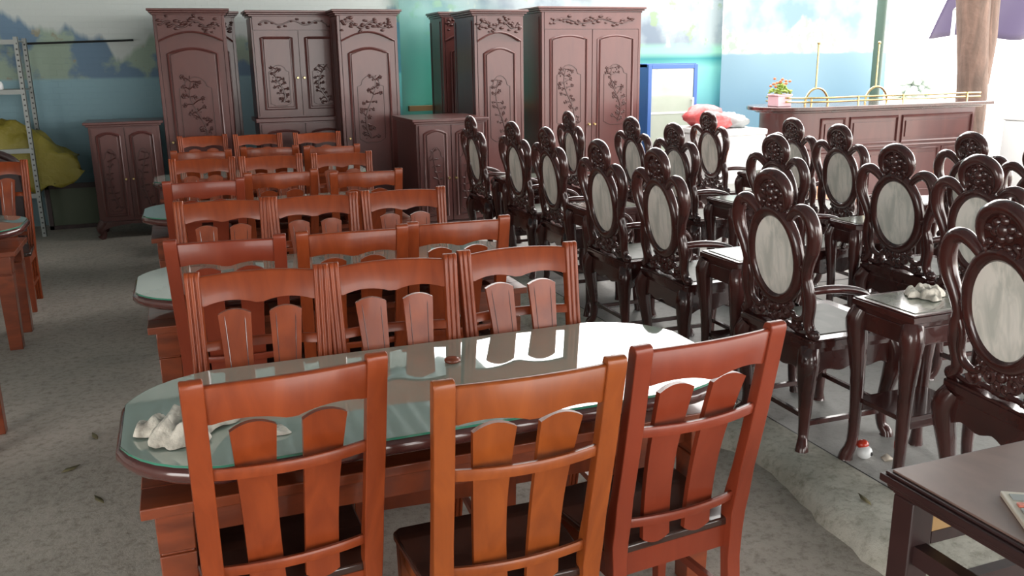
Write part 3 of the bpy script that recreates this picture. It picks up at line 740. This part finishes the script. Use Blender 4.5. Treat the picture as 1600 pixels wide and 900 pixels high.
def wardrobe(label, x0, x1, y, H_, ndoor, seed, frieze=.24, arched=True, depth=.52, rz=0, group='tall carved wardrobes'):
    cx = (x0 + x1) / 2; t = thing('wardrobe', label, 'wardrobe', (cx, y, 0), R(rz), group); h = (x1 - x0) / 2; rnd = random.Random(seed)
    z_base = .08 if y > 0 else 0
    mb = MB(); mb.box(-h, h, 0, depth, .10, H_ - .06); mb.box(-h - .0, -h + .03, -.02, 0, .10, H_ - .06); mb.box(h - .03, h, -.02, 0, .10, H_ - .06)
    for k in range(2): mb.box(-h - .006, -h, .05 + k * (depth - .09), .09 + k * (depth - .09), .12, H_ - .1); mb.box(h, h + .006, .05 + k * (depth - .09), .09 + k * (depth - .09), .12, H_ - .1)
    mb.build('carcass', M['wardrobe'], t, .003)
    cornice(t, -h, h, 0, depth, H_)
    mb = MB(); mb.box(-h, h, -.015, depth, .0, .10); mb.tube([(-h, -.018, .10), (h, -.018, .10)], .012, 6); mb.build('plinth', M['wardrobe'], t)
    mb = MB(); zf0 = H_ - .06 - frieze
    if arched:
        n_ = 16; bot = [(-h + .03 + (2 * h - .06) * i / n_, zf0 + .085 * math.sin(PI * i / n_)) for i in range(n_ + 1)]
        mb.prism(bot + [(h - .03, H_ - .06), (-h + .03, H_ - .06)], -.03, 0, 'y')
        mb.tube([(a, -.03, b_) for a, b_ in bot], .010, 6)
    else: mb.box(-h + .03, h - .03, -.026, 0, zf0, H_ - .06)
    fr = mb.build('frieze', M['wardrobe'], t)
    mb = MB(); n_ = 11; hh = h * .78; zc = H_ - .06 - frieze * (.36 if arched else .5)
    pts = [(-hh + 2 * hh * i / (n_ - 1), -.034, zc + frieze * .13 * math.sin(i * 1.3)) for i in range(n_)]
    mb.tube(smooth_path(pts, 3), .008, 5)
    for i, (a, b_, c) in enumerate(pts):
        for k in range(4):
            mb.ball((a + rnd.uniform(-.03, .03), -.034, c + rnd.uniform(-.22, .22) * frieze), rnd.uniform(.011, .020), 1.4, .6, .8, 6, 4)
    mb.build('frieze_carving', M['wardrobe_dark'], fr)
    dz1 = zf0 + (.0 if not arched else -.0); w_ = (2 * h - .06) / ndoor
    for k in range(ndoor):
        a = -h + .03 + w_ * k
        door(t, a + .004, a + w_ - .004, 0, .12, dz1 - .005, .05 if ndoor == 1 else .035, rnd, (-1 if ndoor == 1 else (1 if k == 0 else -1)), carve=(.43, .86) if ndoor == 1 else (.45, .84))
    return t
wardrobe('single-door carved wardrobe at far left beside the low double cabinet', -.08, .57, 9.35, 2.165, 1, 1, rz=-3)
wardrobe('narrow wardrobe peeking out behind the right side of leftmost wardrobe', .30, .70, 9.93, 2.17, 1, 8, depth=.4)
def hutch():
    x0, x1, y = .82, 1.74, 9.40; t = thing('cupboard', 'two-part carved cupboard with wider lower cabinet, second tall piece from left', 'cupboard', ((x0 + x1) / 2, y, 0), 0, None)
    h = (x1 - x0) / 2; rnd = random.Random(4); d = .5
    mb = MB(); mb.box(-h, h, .0, d, .1, 1.06); mb.box(-h - .03, h + .03, -.03, d, 1.06, 1.10); mb.box(-h - .01, h + .01, -.01, d, 0, .1); mb.build('lower_cabinet', M['wardrobe'], t, .004)
    mb = MB(); mb.box(-h + .0, h, .08, d, 1.10, 2.09); mb.build('upper_cabinet', M['wardrobe'], t, .004)
    cornice(t, -h, h, .08, d, 2.16)
    mb = MB(); mb.box(-h + .02, h - .02, .05, .08, 1.97, 2.10); fr = mb.build('frieze', M['wardrobe'], t)
    mb = MB(); pts = [(-h * .8 + 1.6 * h * i / 12, .046, 2.04 + .022 * math.sin(i * 1.5)) for i in range(13)]; mb.tube(smooth_path(pts, 3), .008, 5)
    for p in pts: mb.ball((p[0], .045, p[2] + rnd.uniform(-.03, .03)), .014, 1.5, .6, .8, 6, 4)
    mb.build('frieze_carving', M['wardrobe_dark'], fr)
    for k in range(2):
        a = -h + .02 + (h - .02) * k; door(t, a + .003, a + h - .023, .08, 1.12, 1.96, .0, rnd, 1 if k == 0 else -1, carve=(.05, .62))
        door(t, a + .003, a + h - .023, 0, .14, 1.04, .02, rnd, 1 if k == 0 else -1, carve=(.1, .8))
    return t
hutch()
wardrobe('single-door arched carved wardrobe in front of teal tarpaulin, third tall piece from left', 1.60, 2.20, 9.02, 2.150, 1, 12, depth=.34)
wardrobe('narrow carved wardrobe standing behind low sideboard, half hidden by its neighbour', 2.83, 3.40, 9.55, 2.16, 1, 17, depth=.45)
wardrobe('single-door arched carved wardrobe right of low sideboard', 2.86, 3.38, 8.55, 2.13, 1, 23, depth=.62)
wardrobe('wide double-door carved wardrobe with the brightest sheen, beside the fridge', 3.75, 4.94, 8.95, 2.19, 2, 31, frieze=.17, arched=False, depth=.6)
def sideboard(label, x0, x1, y, H_, seed, depth, group='low carved double-door sideboards'):
    t = thing('sideboard', label, 'sideboard', ((x0 + x1) / 2, y, 0), 0, group); h = (x1 - x0) / 2; rnd = random.Random(seed)
    mb = MB(); mb.box(-h, h, 0, depth, .16, H_ - .04); mb.build('carcass', M['wardrobe'], t, .004)
    mb = MB(); mb.box(-h - .04, h + .04, -.04, depth + .01, H_ - .025, H_); mb.box(-h - .02, h + .02, -.02, depth, H_ - .045, H_ - .025); mb.build('top_board', M['wardrobe'], t, .004)
    n_ = 20; bot = [(-h + 2 * h * i / n_, .07 + .07 * math.sin(PI * i / n_) ** .6) for i in range(n_ + 1)]
    mb = MB(); mb.prism(bot + [(h, .17), (-h, .17)], -.02, .02, 'y')
    mb.build('base_skirt', M['wardrobe_dark'], t)
    for sx in (-1, 1):
        for yy in (.02, depth - .06):
            mb = MB(); mb.tube(smooth_path([(sx * (h - .04), yy, .17), (sx * (h + .0), yy, .10), (sx * (h - .02), yy, .04), (sx * (h + .01), yy - .01, 0)], 3), [.05, .045, .03, .04], 8); mb.build('foot', M['wardrobe_dark'], t)
    for k in range(2):
        a = -h + .02 + (h - .02) * k; door(t, a + .004, a + h - .024, 0, .18, H_ - .06, .03, rnd, 1 if k == 0 else -1, carve=(.06, .84))
    return t
sideboard('low dark double-door carved sideboard at the far left by the metal rack', -.76, -.13, 9.30, 1.125, 41, .5)
sideboard('low carved double-door sideboard between two tall wardrobes, darker left side', 2.08, 2.74, 7.95, 1.13, 43, .75)

# ---------------------------------------------------------------- glass-door fridge
t = thing('display_fridge', 'upright glass-door fridge with blue frame beside the double wardrobe', 'fridge', (5.66, 9.45, .08))
mb = MB(); mb.box(-.34, -.31, 0, .5, 0, 1.49); mb.box(.31, .34, 0, .5, 0, 1.49); mb.box(-.34, .34, .47, .5, 0, 1.49); mb.box(-.34, .34, 0, .5, 1.46, 1.5); mb.box(-.34, .34, 0, .5, 0, .18); mb.build('cabinet_body', M['blue'], t)
mb = MB(); mb.box(-.34, -.29, -.04, 0, .18, 1.49); mb.box(.29, .34, -.04, 0, .18, 1.49); mb.box(-.29, .29, -.04, 0, 1.44, 1.49); mb.box(-.29, .29, -.04, 0, .18, .24); d_ = mb.build('door', M['blue'], t, .004)
mb = MB(); mb.box(-.29, .29, -.026, -.018, .24, 1.44); mb.build('pane', M['clearpane'], d_)
mb = MB(); mb.box(.262, .28, -.07, -.05, .7, 1.1); mb.box(.262, .28, -.05, -.026, .71, .73); mb.box(.262, .28, -.05, -.026, 1.07, 1.09); mb.build('handle', M['white'], d_)
for z in (.92,):
    mb = MB(); mb.box(-.30, .30, .02, .45, z, z + .015); mb.build('shelf', M['white'], t)
    mb = MB(); mb.box(-.29, .29, -.032, -.026, z - .01, z + .012); mb.build('shelf_trim', M['white'], t)

# ---------------------------------------------------------------- bar counter
t = thing('bar_counter', 'long dark wooden bar counter with rounded end and brass rail on top', 'counter', (0, 0, .08))
yf = 7.45
def ctr_outline(e):
    pts = [(8.35 + e, yf + .62), (6.15, yf + .62)]
    cx, cy, r_ = 6.12, yf + .31, .31 + e
    for i in range(13): a = PI / 2 + PI * i / 12; pts.append((cx + r_ * math.cos(a) * 1.1, cy + r_ * math.sin(a)))
    pts += [(8.35 + e, yf - e)]
    pts[0] = (8.35 + e, yf + .62 + e)
    return pts[::-1][::-1]
mb = MB(); mb.prism(ctr_outline(0), 0, 1.0); mb.build('counter_body', M['wardrobe'], t)
mb = MB(); mb.prism(ctr_outline(.05), 1.0, 1.025); mb.prism(ctr_outline(.13), 1.025, 1.065); mb.build('counter_top', M['rosewood'], t, .008)
mb = MB()
for (a, b_, z0, z1) in [(6.25, 6.55, .66, .93), (6.62, 7.25, .66, .93), (7.32, 8.30, .66, .93), (6.2, 6.42, .12, .58), (6.48, 6.82, .12, .58), (6.88, 7.34, .12, .58), (7.40, 7.86, .12, .58), (7.92, 8.30, .12, .58)]:
    mb.tube([(a, yf - .004, z0), (b_, yf - .004, z0), (b_, yf - .004, z1), (a, yf - .004, z1)], .016, 6, True)
    mb.box(a + .05, b_ - .05, yf - .012, yf, z0 + .05, z1 - .05)
mb.tube([(6.1, yf - .01, .62), (8.35, yf - .01, .62)], .014, 6)
mb.build('front_panel', M['wardrobe'], t)
mb = MB()
for z in (1.11, 1.15): mb.tube(smooth_path([(5.93, yf + .50, z), (5.88, yf + .25, z), (6.1, yf - .02, z), (6.8, yf + .0, z), (8.4, yf + .0, z)], 6), .011, 6)
for x in (6.1, 6.7, 7.3, 8.2): mb.tube([(x, yf - .01, 1.06), (x, yf - .01, 1.16)], .010, 6)
mb.build('brass_rail', M['brass'], t)
for i, (x, lb) in enumerate([(6.42, 'brass arch with upright rod on bar counter, near the flower pot'), (7.22, 'brass arch with upright rod on bar counter, beside the green pole')]):
    mb = MB(); y = yf + .30
    mb.tube([(x + .15 * math.cos(a), y, .0 + .17 * math.sin(a)) for a in [PI * k / 14 for k in range(15)]], .012, 6)
    mb.tube([(x - .02, y, .17), (x - .02, y, .62)], .010, 6); mb.ball((x - .02, y, .63), .018)
    tag(mb.build('arch_stand', M['brass'], loc=(0, 0, 1.145)), lb, 'stand', 'brass arches on the bar counter')
t = thing('flower_pot', 'small square pink pot of yellow-green flowers on the bar counter end', 'plant', (5.90, yf + .24, 1.146)); t.scale = (1.3, 1.3, 1.3)
mb = MB(); mb.prism([(-.065, -.065), (.065, -.065), (.065, .065), (-.065, .065)], 0, .09); mb.box(-.07, .07, -.07, .07, .08, .095); mb.build('pot', M['pink'], t, .004)
mb = MB(); rn = random.Random(2)
for k in range(70):
    a = rn.uniform(0, 6.28); r_ = rn.uniform(0, .085); mb.ball((r_ * math.cos(a), r_ * math.sin(a), .10 + rn.uniform(0, .10) * (1.1 - r_ / .1)), .013, rn.uniform(.7, 1.5), rn.uniform(.7, 1.5), .7, 6, 4)
mb.build('foliage', M['leaf'], t)
mb = MB()
for k in range(16):
    a = rn.uniform(0, 6.28); r_ = rn.uniform(.02, .085); mb.ball((r_ * math.cos(a), r_ * math.sin(a), .15 + rn.uniform(0, .07)), .013, 1, 1, .8, 6, 4)
mb.build('blossom', M['flower'], t)

# ---------------------------------------------------------------- white chest, heap, freezer, board
def chest(name, label, x0, x1, y0, y1, H_, z=.08):
    t = thing(name, label, 'chest', ((x0 + x1) / 2, (y0 + y1) / 2, z)); hx = (x1 - x0) / 2; hy = (y1 - y0) / 2
    mb = MB(); mb.box(-hx, hx, -hy, hy, .03, H_ - .06); mb.build('chest_body', M['white'], t, .015)
    mb = MB(); mb.box(-hx - .01, hx + .01, -hy - .01, hy + .01, H_ - .06, H_); mb.build('lid', M['white'], t, .015)
    mb = MB()
    for sx in (-1, 1):
        for sy in (-1, 1): mb.box(sx * (hx - .05) - .03, sx * (hx - .05) + .03, sy * (hy - .05) - .03, sy * (hy - .05) + .03, 0, .03)
    mb.build('foot', M['black'], t); return t
chest('chest_freezer', 'white chest with plastic bags heaped on it, left of bar counter', 5.02, 5.62, 7.5, 8.3, .86)
chest('chest_freezer', 'white chest freezer at the right edge beyond the bar counter end', 8.50, 9.5, 6.5, 7.2, .92)
rn = random.Random(9)
def bag(x, y, z, r_, mt, label, sx=1.3):
    mb = MB(); vs = []; seg, rings = 16, 10
    ph = [rn.uniform(0, 6) for _ in range(4)]
    mb.ball((0, 0, 0), r_, sx, 1, .7, seg, rings)
    mb.v = [tuple(c * (1 + .13 * math.sin(v[0] / r_ * 5 + ph[0]) * math.cos(v[2] / r_ * 6 + ph[1]) + .08 * math.sin(v[1] / r_ * 9 + ph[2])) for c in v) for v in mb.v]
    zm = min(v[2] for v in mb.v); mb.v = [(v[0], v[1], max(v[2], zm * .8) - zm * .8) for v in mb.v]
    return tag(mb.build('plastic_bag', mt, loc=(x, y, z)), label, 'bag', 'plastic bags heaped on the white chest')
for (x, y, z, r_, mt, lb) in [(5.16, 7.72, .94, .13, 'red_bag', 'red plastic bag, lowest left of the heap on white chest'), (5.42, 7.74, .94, .10, 'grey_bag', 'grey plastic bag, lowest right of the heap on white chest'), (5.22, 8.06, .94, .17, 'red_bag', 'bigger red plastic bag at the back of the heap on white chest'),
                              (5.54, 8.12, .94, .11, 'grey_bag', 'grey plastic bag at the back right of heap on white chest')]:
    bag(x, y, z, r_, M[mt], lb)
t = thing('low_table', 'low orange table between the far marble chairs and the bar counter', 'table', (5.30, 6.40, .08))
mb = MB(); mb.box(-.45, .45, -.36, .36, .33, .36); mb.build('table_top', M['terracotta'], t, .004)
for sx in (-1, 1):
    for sy in (-1, 1): mb = MB(); mb.box(sx * .4 - .025, sx * .4 + .025, sy * .31 - .025, sy * .31 + .025, 0, .33); mb.build('leg', M['terracotta'], t, .003)

# ---------------------------------------------------------------- pole, trunk, canopy, shrub outside
mb = MB(); mb.lathe([(.062, .08), (.062, .10), (.06, .11), (.06, 3.58)], 18, (8.35, 9.0)); tag(mb.build('steel_pole', M['pole']), 'dark green round steel pole standing behind the bar counter', 'pole')
mb = MB()
mb.tube(smooth_path([(8.92, 8.0, 0), (8.86, 8.0, .5), (8.88, 8.0, 1.2), (8.80, 8.0, 1.8), (8.72, 8.0, 2.4), (8.6, 8.0, 3.2), (8.5, 8.0, 4.2)], 5), [.26, .20, .17, .17, .19, .15, .13], 12)
mb.tube(smooth_path([(8.92, 7.98, 1.3), (8.96, 8.0, 1.8), (8.96, 8.0, 2.4), (9.1, 8.0, 3.2), (9.3, 8.1, 4.2)], 5), [.13, .15, .14, .12, .10], 12)
tag(mb.build('tree_trunk', M['bark']), 'thick forked brown tree trunk at the right behind the bar counter', 'tree')
mb = MB(); nx, ny = 60, 14; vs = []
for j in range(ny + 1):
    for i in range(nx + 1):
        u = i / nx; v = j / ny; x = 12.2 + 5.5 * u; zb = 1.90 - .10 * u + .10 * math.sin(u * 9) ** 2
        vs.append((x, 12.0 - .9 * v + .05 * math.sin(u * 30) * (1 - v) + .04 * math.sin(u * 17 + v * 3), zb + (3.5 - zb) * v))
mb.add(vs, [(j * (nx + 1) + i, j * (nx + 1) + i + 1, (j + 1) * (nx + 1) + i + 1, (j + 1) * (nx + 1) + i) for j in range(ny) for i in range(nx)], True)
o = mb.build('canopy_tarp', M['purple']); so = o.modifiers.new('s', 'SOLIDIFY'); so.thickness = .004
tag(o, 'purple tarpaulin canopy strung up outdoors at the top right', 'canopy')
mb = MB(); mb.tube([(11.45, 10.8, 0.02), (11.45, 10.8, 2.30)], .03, 8); mb.tube([(11.45, 10.8, 2.30), (11.55, 10.8, 2.36), (11.66, 10.8, 2.36)], .03, 8)
tag(mb.build('canopy_post', M['galv']), 'pale metal post holding the purple canopy outdoors', 'post')
mb = MB(); rn = random.Random(14)
for k in range(220):
    a = rn.uniform(0, 6.28); h_ = rn.random(); r_ = .9 * math.sqrt(rn.random()) * (1.1 - h_ * .8); mb.ball((r_ * math.cos(a), r_ * math.sin(a) * .6, .25 + h_ * 1.1), .10, rn.uniform(.7, 1.3), 1, rn.uniform(.6, 1), 6, 4)
M['paleleaf'] = mat('glare_paled_foliage', (.34, .40, .36), .8)  # leaf colour paled to paint in the outdoor glare
tag(mb.build('shrub', M['paleleaf'], loc=(14.2, 14.2, -.15)), 'pale washed-out shrub in the glare beyond the green pole', 'shrub')

# ---------------------------------------------------------------- left: slotted rack with yellow sheet, boxes
t = thing('metal_rack', 'galvanised slotted-angle metal rack against the painted wall at left', 'rack', (-1.31, 9.70, 0))
for (x, y) in ((0, 0), (0, .55), (-1.2, 0), (-1.2, .55)):
    mb = MB(); mb.box(x - .02, x + .02, y - .002, y + .002, 0, 1.92); mb.box(x + .016, x + .02, y - .002, y + .04, 0, 1.92); p_ = mb.build('post', M['galv'], t)
    mb = MB()
    for k in range(36): mb.box(x - .008, x + .008, y - .0035, y - .0021, .03 + k * .052, .045 + k * .052)
    mb.build('slot_holes', M['dark_metal'], p_)
for z in (.42, .86, 1.42, 1.88):
    mb = MB(); mb.box(-1.2, .0, .0, .55, z, z + .012); mb.box(-1.2, .0, -.004, .0, z - .03, z + .014); mb.build('shelf_board', M['galv'], t)
mb = MB(); nx, ny = 24, 24; vs = []; rn = random.Random(6)
for j in range(ny + 1):
    for i in range(nx + 1):
        u = i / nx; v = j / ny; x = -.42 + .95 * u + .12 * max(0, v - .5)
        yy = .30 - .30 * min(1, v * 1.8) - .03 * math.sin(u * 9)
        z = .20 * math.exp(-((v - .25) / .25) ** 2) * math.sin(PI * min(1, u * 1.15)) - max(0, v - .5) * (.9 * (.35 + .65 * math.sin(PI * min(1, max(0, u)))))
        z -= .30 * max(0, u - .45) ; z += .03 * math.sin(u * 17 + v * 9 + 1.5 * math.sin(v * 13)) + .02 * math.sin(v * 21 + 2 * math.sin(u * 15))
        vs.append((x, yy - .02 - .04 * max(0, v - .5) * math.sin(u * 14), z))
mb.add(vs, [(j * (nx + 1) + i, j * (nx + 1) + i + 1, (j + 1) * (nx + 1) + i + 1, (j + 1) * (nx + 1) + i) for j in range(ny) for i in range(nx)], True)
o = mb.build('yellow_sheet', M['yellow'], loc=(-1.46, 9.78, .93)); so = o.modifiers.new('s', 'SOLIDIFY'); so.thickness = .006
tag(o, 'crumpled yellow plastic sheet draped over the metal rack shelf', 'sheet')
for k, (x, hh, lb) in enumerate([(-1.52, .07, 'small white jar on the rack upper shelf, nearest the post'), (-1.62, .055, 'small white jar on the rack upper shelf, farther from the post')]):
    mb = MB(); mb.lathe([(.03, 0), (.04, .01), (.04, hh - .015), (.03, hh), (.028, hh + .008)], 12); tag(mb.build('jar', M['white'], loc=(x, 9.78, 1.4325)), lb, 'jar', 'white jars on the metal rack')
t = thing('storage_box', 'dark green framed box on the floor between rack and sideboard', 'box', (-1.04, 10.10, 0))
mb = MB(); mb.box(-.24, .24, 0, .22, .02, .44); mb.build('box_body', M['jade'], t)
mb = MB(); mb.box(-.26, -.22, -.02, .0, 0, .46); mb.box(.22, .26, -.02, 0, 0, .46); mb.box(-.26, .26, -.02, 0, .42, .47); mb.box(-.26, .26, -.02, 0, 0, .04); mb.build('box_frame', M['oldwood'], t)
t = thing('wooden_armchair', 'dark rounded wooden chair behind the glass table at left edge', 'chair', (-1.42, 7.95, 0))
mb = MB(); mb.tube(smooth_path([(-.25, 0, .4), (-.26, 0, .75), (-.20, 0, .93), (0, 0, 1.0), (.20, 0, .93), (.26, 0, .75), (.25, 0, .4)], 5), .03, 8); mb.build('back_frame', M['oldwood'], t)
n_ = 16; mb = MB(); mb.prism([(-.24, .42), (.24, .42)] + [(.24 * math.cos(PI * i / n_), .76 + .22 * math.sin(PI * i / n_)) for i in range(n_ + 1)], .0, .02, 'y'); mb.build('back_panel', M['oldwood'], t)
mb = MB(); mb.box(-.27, .27, -.48, .02, .38, .42); mb.build('seat', M['oldwood'], t, .006)
for (x, y) in ((-.24, -.45), (.24, -.45), (-.24, 0), (.24, 0)):
    mb = MB(); mb.box(x - .025, x + .025, y - .025, y + .02, 0, .38); mb.build('leg', M['oldwood'], t)

# ---------------------------------------------------------------- rags and small things
def rag(name, loc, sx, sy, sz, seed, label, rz=0):
    """crumpled cloth: a folded disc of cloth pushed into ridges"""
    rn = random.Random(seed); nr, ns = 26, 72; vs = []
    ph = [rn.uniform(0, 6.28) for _ in range(8)]
    for side in (1, 0):
        for j in range(nr + 1):
            r_ = j / nr
            for k in range(ns):
                a = 2 * PI * k / ns
                rr = r_ * (1 + .18 * math.sin(3 * a + ph[0]) + .12 * math.sin(5 * a + ph[1]) + .05 * math.sin(11 * a + ph[5]))
                x = rr * math.cos(a); y = rr * math.sin(a)
                h = .42 + .40 * (1 - abs(math.sin(3.1 * x + 1.6 * math.sin(2.7 * y + ph[2]) + ph[3]))) ** .7 + .30 * (1 - abs(math.sin(4.3 * y + 1.8 * math.sin(3 * x + ph[4])))) + .10 * math.sin(13 * x - 9 * y + ph[6])
                h *= (1 - r_ ** 5) * .80 + .16
                x += .06 * math.sin(9 * y + ph[7]); 
                vs.append((x * sx, y * sy, max(.002, h * sz * (1 if side else .86) - (0 if side else .002)) if side or r_ > 0 else .002))
    q = (nr + 1) * ns; mb = MB(); fs = []
    for j in range(nr):
        for k in range(ns):
            a = j * ns + k; b_ = j * ns + (k + 1) % ns; c = (j + 1) * ns + (k + 1) % ns; d = (j + 1) * ns + k
            fs += [(a, d, c, b_), (a + q, b_ + q, c + q, d + q)]
    for k in range(ns):
        a = nr * ns + k; b_ = nr * ns + (k + 1) % ns; fs.append((a, a + q, b_ + q, b_))
    mb.add(vs, fs, True); o = mb.build(name, M['cloth'], loc=loc); o.rotation_euler = (0, 0, rz); return tag(o, label, 'cloth', 'crumpled cleaning rags')
rag('cleaning_rag', (-.05, 2.25, .7352), .115, .09, .072, 3, 'crumpled off-white rag on the left end of nearest glass table', .5)
rag('cleaning_rag', (.14, 2.16, .7352), .06, .03, .022, 5, 'thin twisted tail of off-white rag beside the bigger rag on glass', .0)
rag('cleaning_rag', (2.62, 2.46, .7575), .085, .065, .045, 8, 'crumpled off-white rag on the nearest marble tea table', .3)
mb = MB(); mb.lathe([(.020, 0), (.025, .004), (.025, .010), (.020, .014), (.012, .016)], 20); tag(mb.build('wooden_disc', M['trestle'], loc=(.742, 2.50, .7352)), 'small round wooden disc lying on the nearest glass table', 'disc')
mb = MB(); mb.tube(smooth_path([(0, 0, 0), (.02, -.01, .02), (-.03, -.02, .03), (.03, -.03, .0), (.07, -.01, .03)], 4), .006, 5); mb.tube([(0, 0, 0), (-.04, -.03, -.05)], .006, 5)
M['ribbon'] = mat('yellow_ribbon', (.62, .48, .07), .6)
tag(mb.build('yellow_ribbon', M['ribbon'], loc=(4.36, 3.91, 1.125)), 'yellow ribbon knotted around a marble chair crest', 'ribbon')
t = thing('toy_figure', 'small red and white round toy lying beside the tea table foot', 'toy', (2.455, 2.525, .0815))
mb = MB(); mb.ball((0, 0, .028), .028, 1.15, 1, 1, 16, 10); mb.build('toy_body', M['white'], t)
mb = MB(); mb.ball((.0, .014, .057), .023, 1.1, 1, .85, 14, 8); mb.build('toy_head', M['red'], t)
mb = MB(); mb.ball((.012, -.024, .028), .0085, 1, .6, 1, 10, 6); mb.build('toy_spot', M['black'], t)
mb = MB(); mb.add([(0, 0, .001), (.05, .005, .001), (.045, .04, .012), (.01, .035, .003)], [(0, 1, 2, 3)]); mb.add([(0, 0, .001), (.03, -.02, .010), (.05, .005, .001)], [(0, 1, 2)])
o = mb.build('paper_scrap', M['tan'], loc=(2.51, 2.47, .0815)); so = o.modifiers.new('s', 'SOLIDIFY'); so.thickness = .001; tag(o, 'tiny torn yellowish paper scrap on slab beside the toy', 'paper')
rn = random.Random(21)
for k, (x, y, lb) in enumerate([(-.40, 3.83, 'dry curled leaf on the floor left of the nearest table'), (-.27, 3.49, 'dry leaf on the floor just below nearest table corner'), (-.33, 4.16, 'small dry leaf on floor farther left of nearest table'), (2.13, 2.25, 'flattened dry leaf on top of the worn concrete edge')]):
    zz = .081 if x > 2 else .001
    mb = MB(); pts = [(-.04, 0, .002), (-.015, .012, .008), (.01, .010, .004), (.04, .0, .010), (.01, -.012, .004), (-.015, -.01, .003)]
    mb.add(pts, [(0, 1, 2, 3, 4, 5)]); o = mb.build('dry_leaf', M['dry'], loc=(x + (.08 if x > 2 else -.15), y, zz)); so = o.modifiers.new('s', 'SOLIDIFY'); so.thickness = .0015; o.rotation_euler = (0, 0, rn.uniform(0, 3)); tag(o, lb, 'leaf', 'dry leaves on the ground')

# ---------------------------------------------------------------- old dark table, bottom right, with calculator
t = thing('old_table', 'dusty dark wooden table at bottom right with moulded edge and open frame', 'table', (1.41, 1.40, 0))
X1, Y1, zt = 1.0, -.85, .75
mb = MB(); mb.box(.0, X1, Y1, .0, zt - .03, zt - .012); mb.box(.012, X1 - .012, Y1 + .012, -.012, zt - .042, zt - .03); mb.box(.022, X1 - .022, Y1 + .022, -.022, zt - .056, zt - .042)
mb.box(.008, X1 - .008, Y1 + .008, -.008, zt - .012, zt - .005); tp = mb.build('table_top', M['oldwood'], t, .003)
mb = MB(); mb.box(.018, X1 - .018, Y1 + .018, -.018, zt - .005, zt); mb.build('top_panel', M['dusty'], tp, .002)
for (x, y) in ((.022, -.085), (X1 - .085, -.085), (.022, Y1 + .03), (X1 - .085, Y1 + .03)):
    mb = MB(); mb.box(x, x + .062, y, y + .06, 0, zt - .056); mb.build('leg', M['oldwood'], t, .004)
mb = MB(); mb.box(.084, X1 - .085, -.085, -.055, zt - .165, zt - .135); mb.build('rail', M['oldwood'], t)
mb = MB(); mb.box(.085, X1 - .086, -.083, -.063, zt - .135, zt - .09); mb.build('raw_batten', M['rawwood'], t)
mb = MB(); mb.box(.035, .07, Y1 + .09, -.085, .545, .59); mb.box(.1, X1 - .1, -.09, -.06, .43, .47); mb.build('stretcher', M['oldwood'], t)
t = thing('calculator', 'worn desk calculator lying on the dusty dark table', 'calculator', (1.546, 1.094, .7502), R(-32))
mb = MB(); mb.box(-.06, .06, -.09, .09, 0, .012); mb.build('calculator_body', M['tan'], t, .003)
for i in range(4):
    for j in range(5):
        mb = MB(); a = -.048 + i * .025; b_ = -.08 + j * .024; mb.box(a, a + .018, b_, b_ + .017, .012, .017); mb.build('calculator_key', M['keyred'] if j == 4 else M['keygrey'], t, .002)
mb = MB(); mb.box(-.048, .045, .048, .075, .012, .0135); mb.build('calculator_screen', M['keygrey'], t)
mb = MB(); mb.box(0, .09, 0, .06, 0, .001); o = mb.build('paper_sheet', M['greycloth'], loc=(2.2, 1.72, .0815)); tag(o, 'small sheet of pale paper on the slab under the dark table', 'paper')
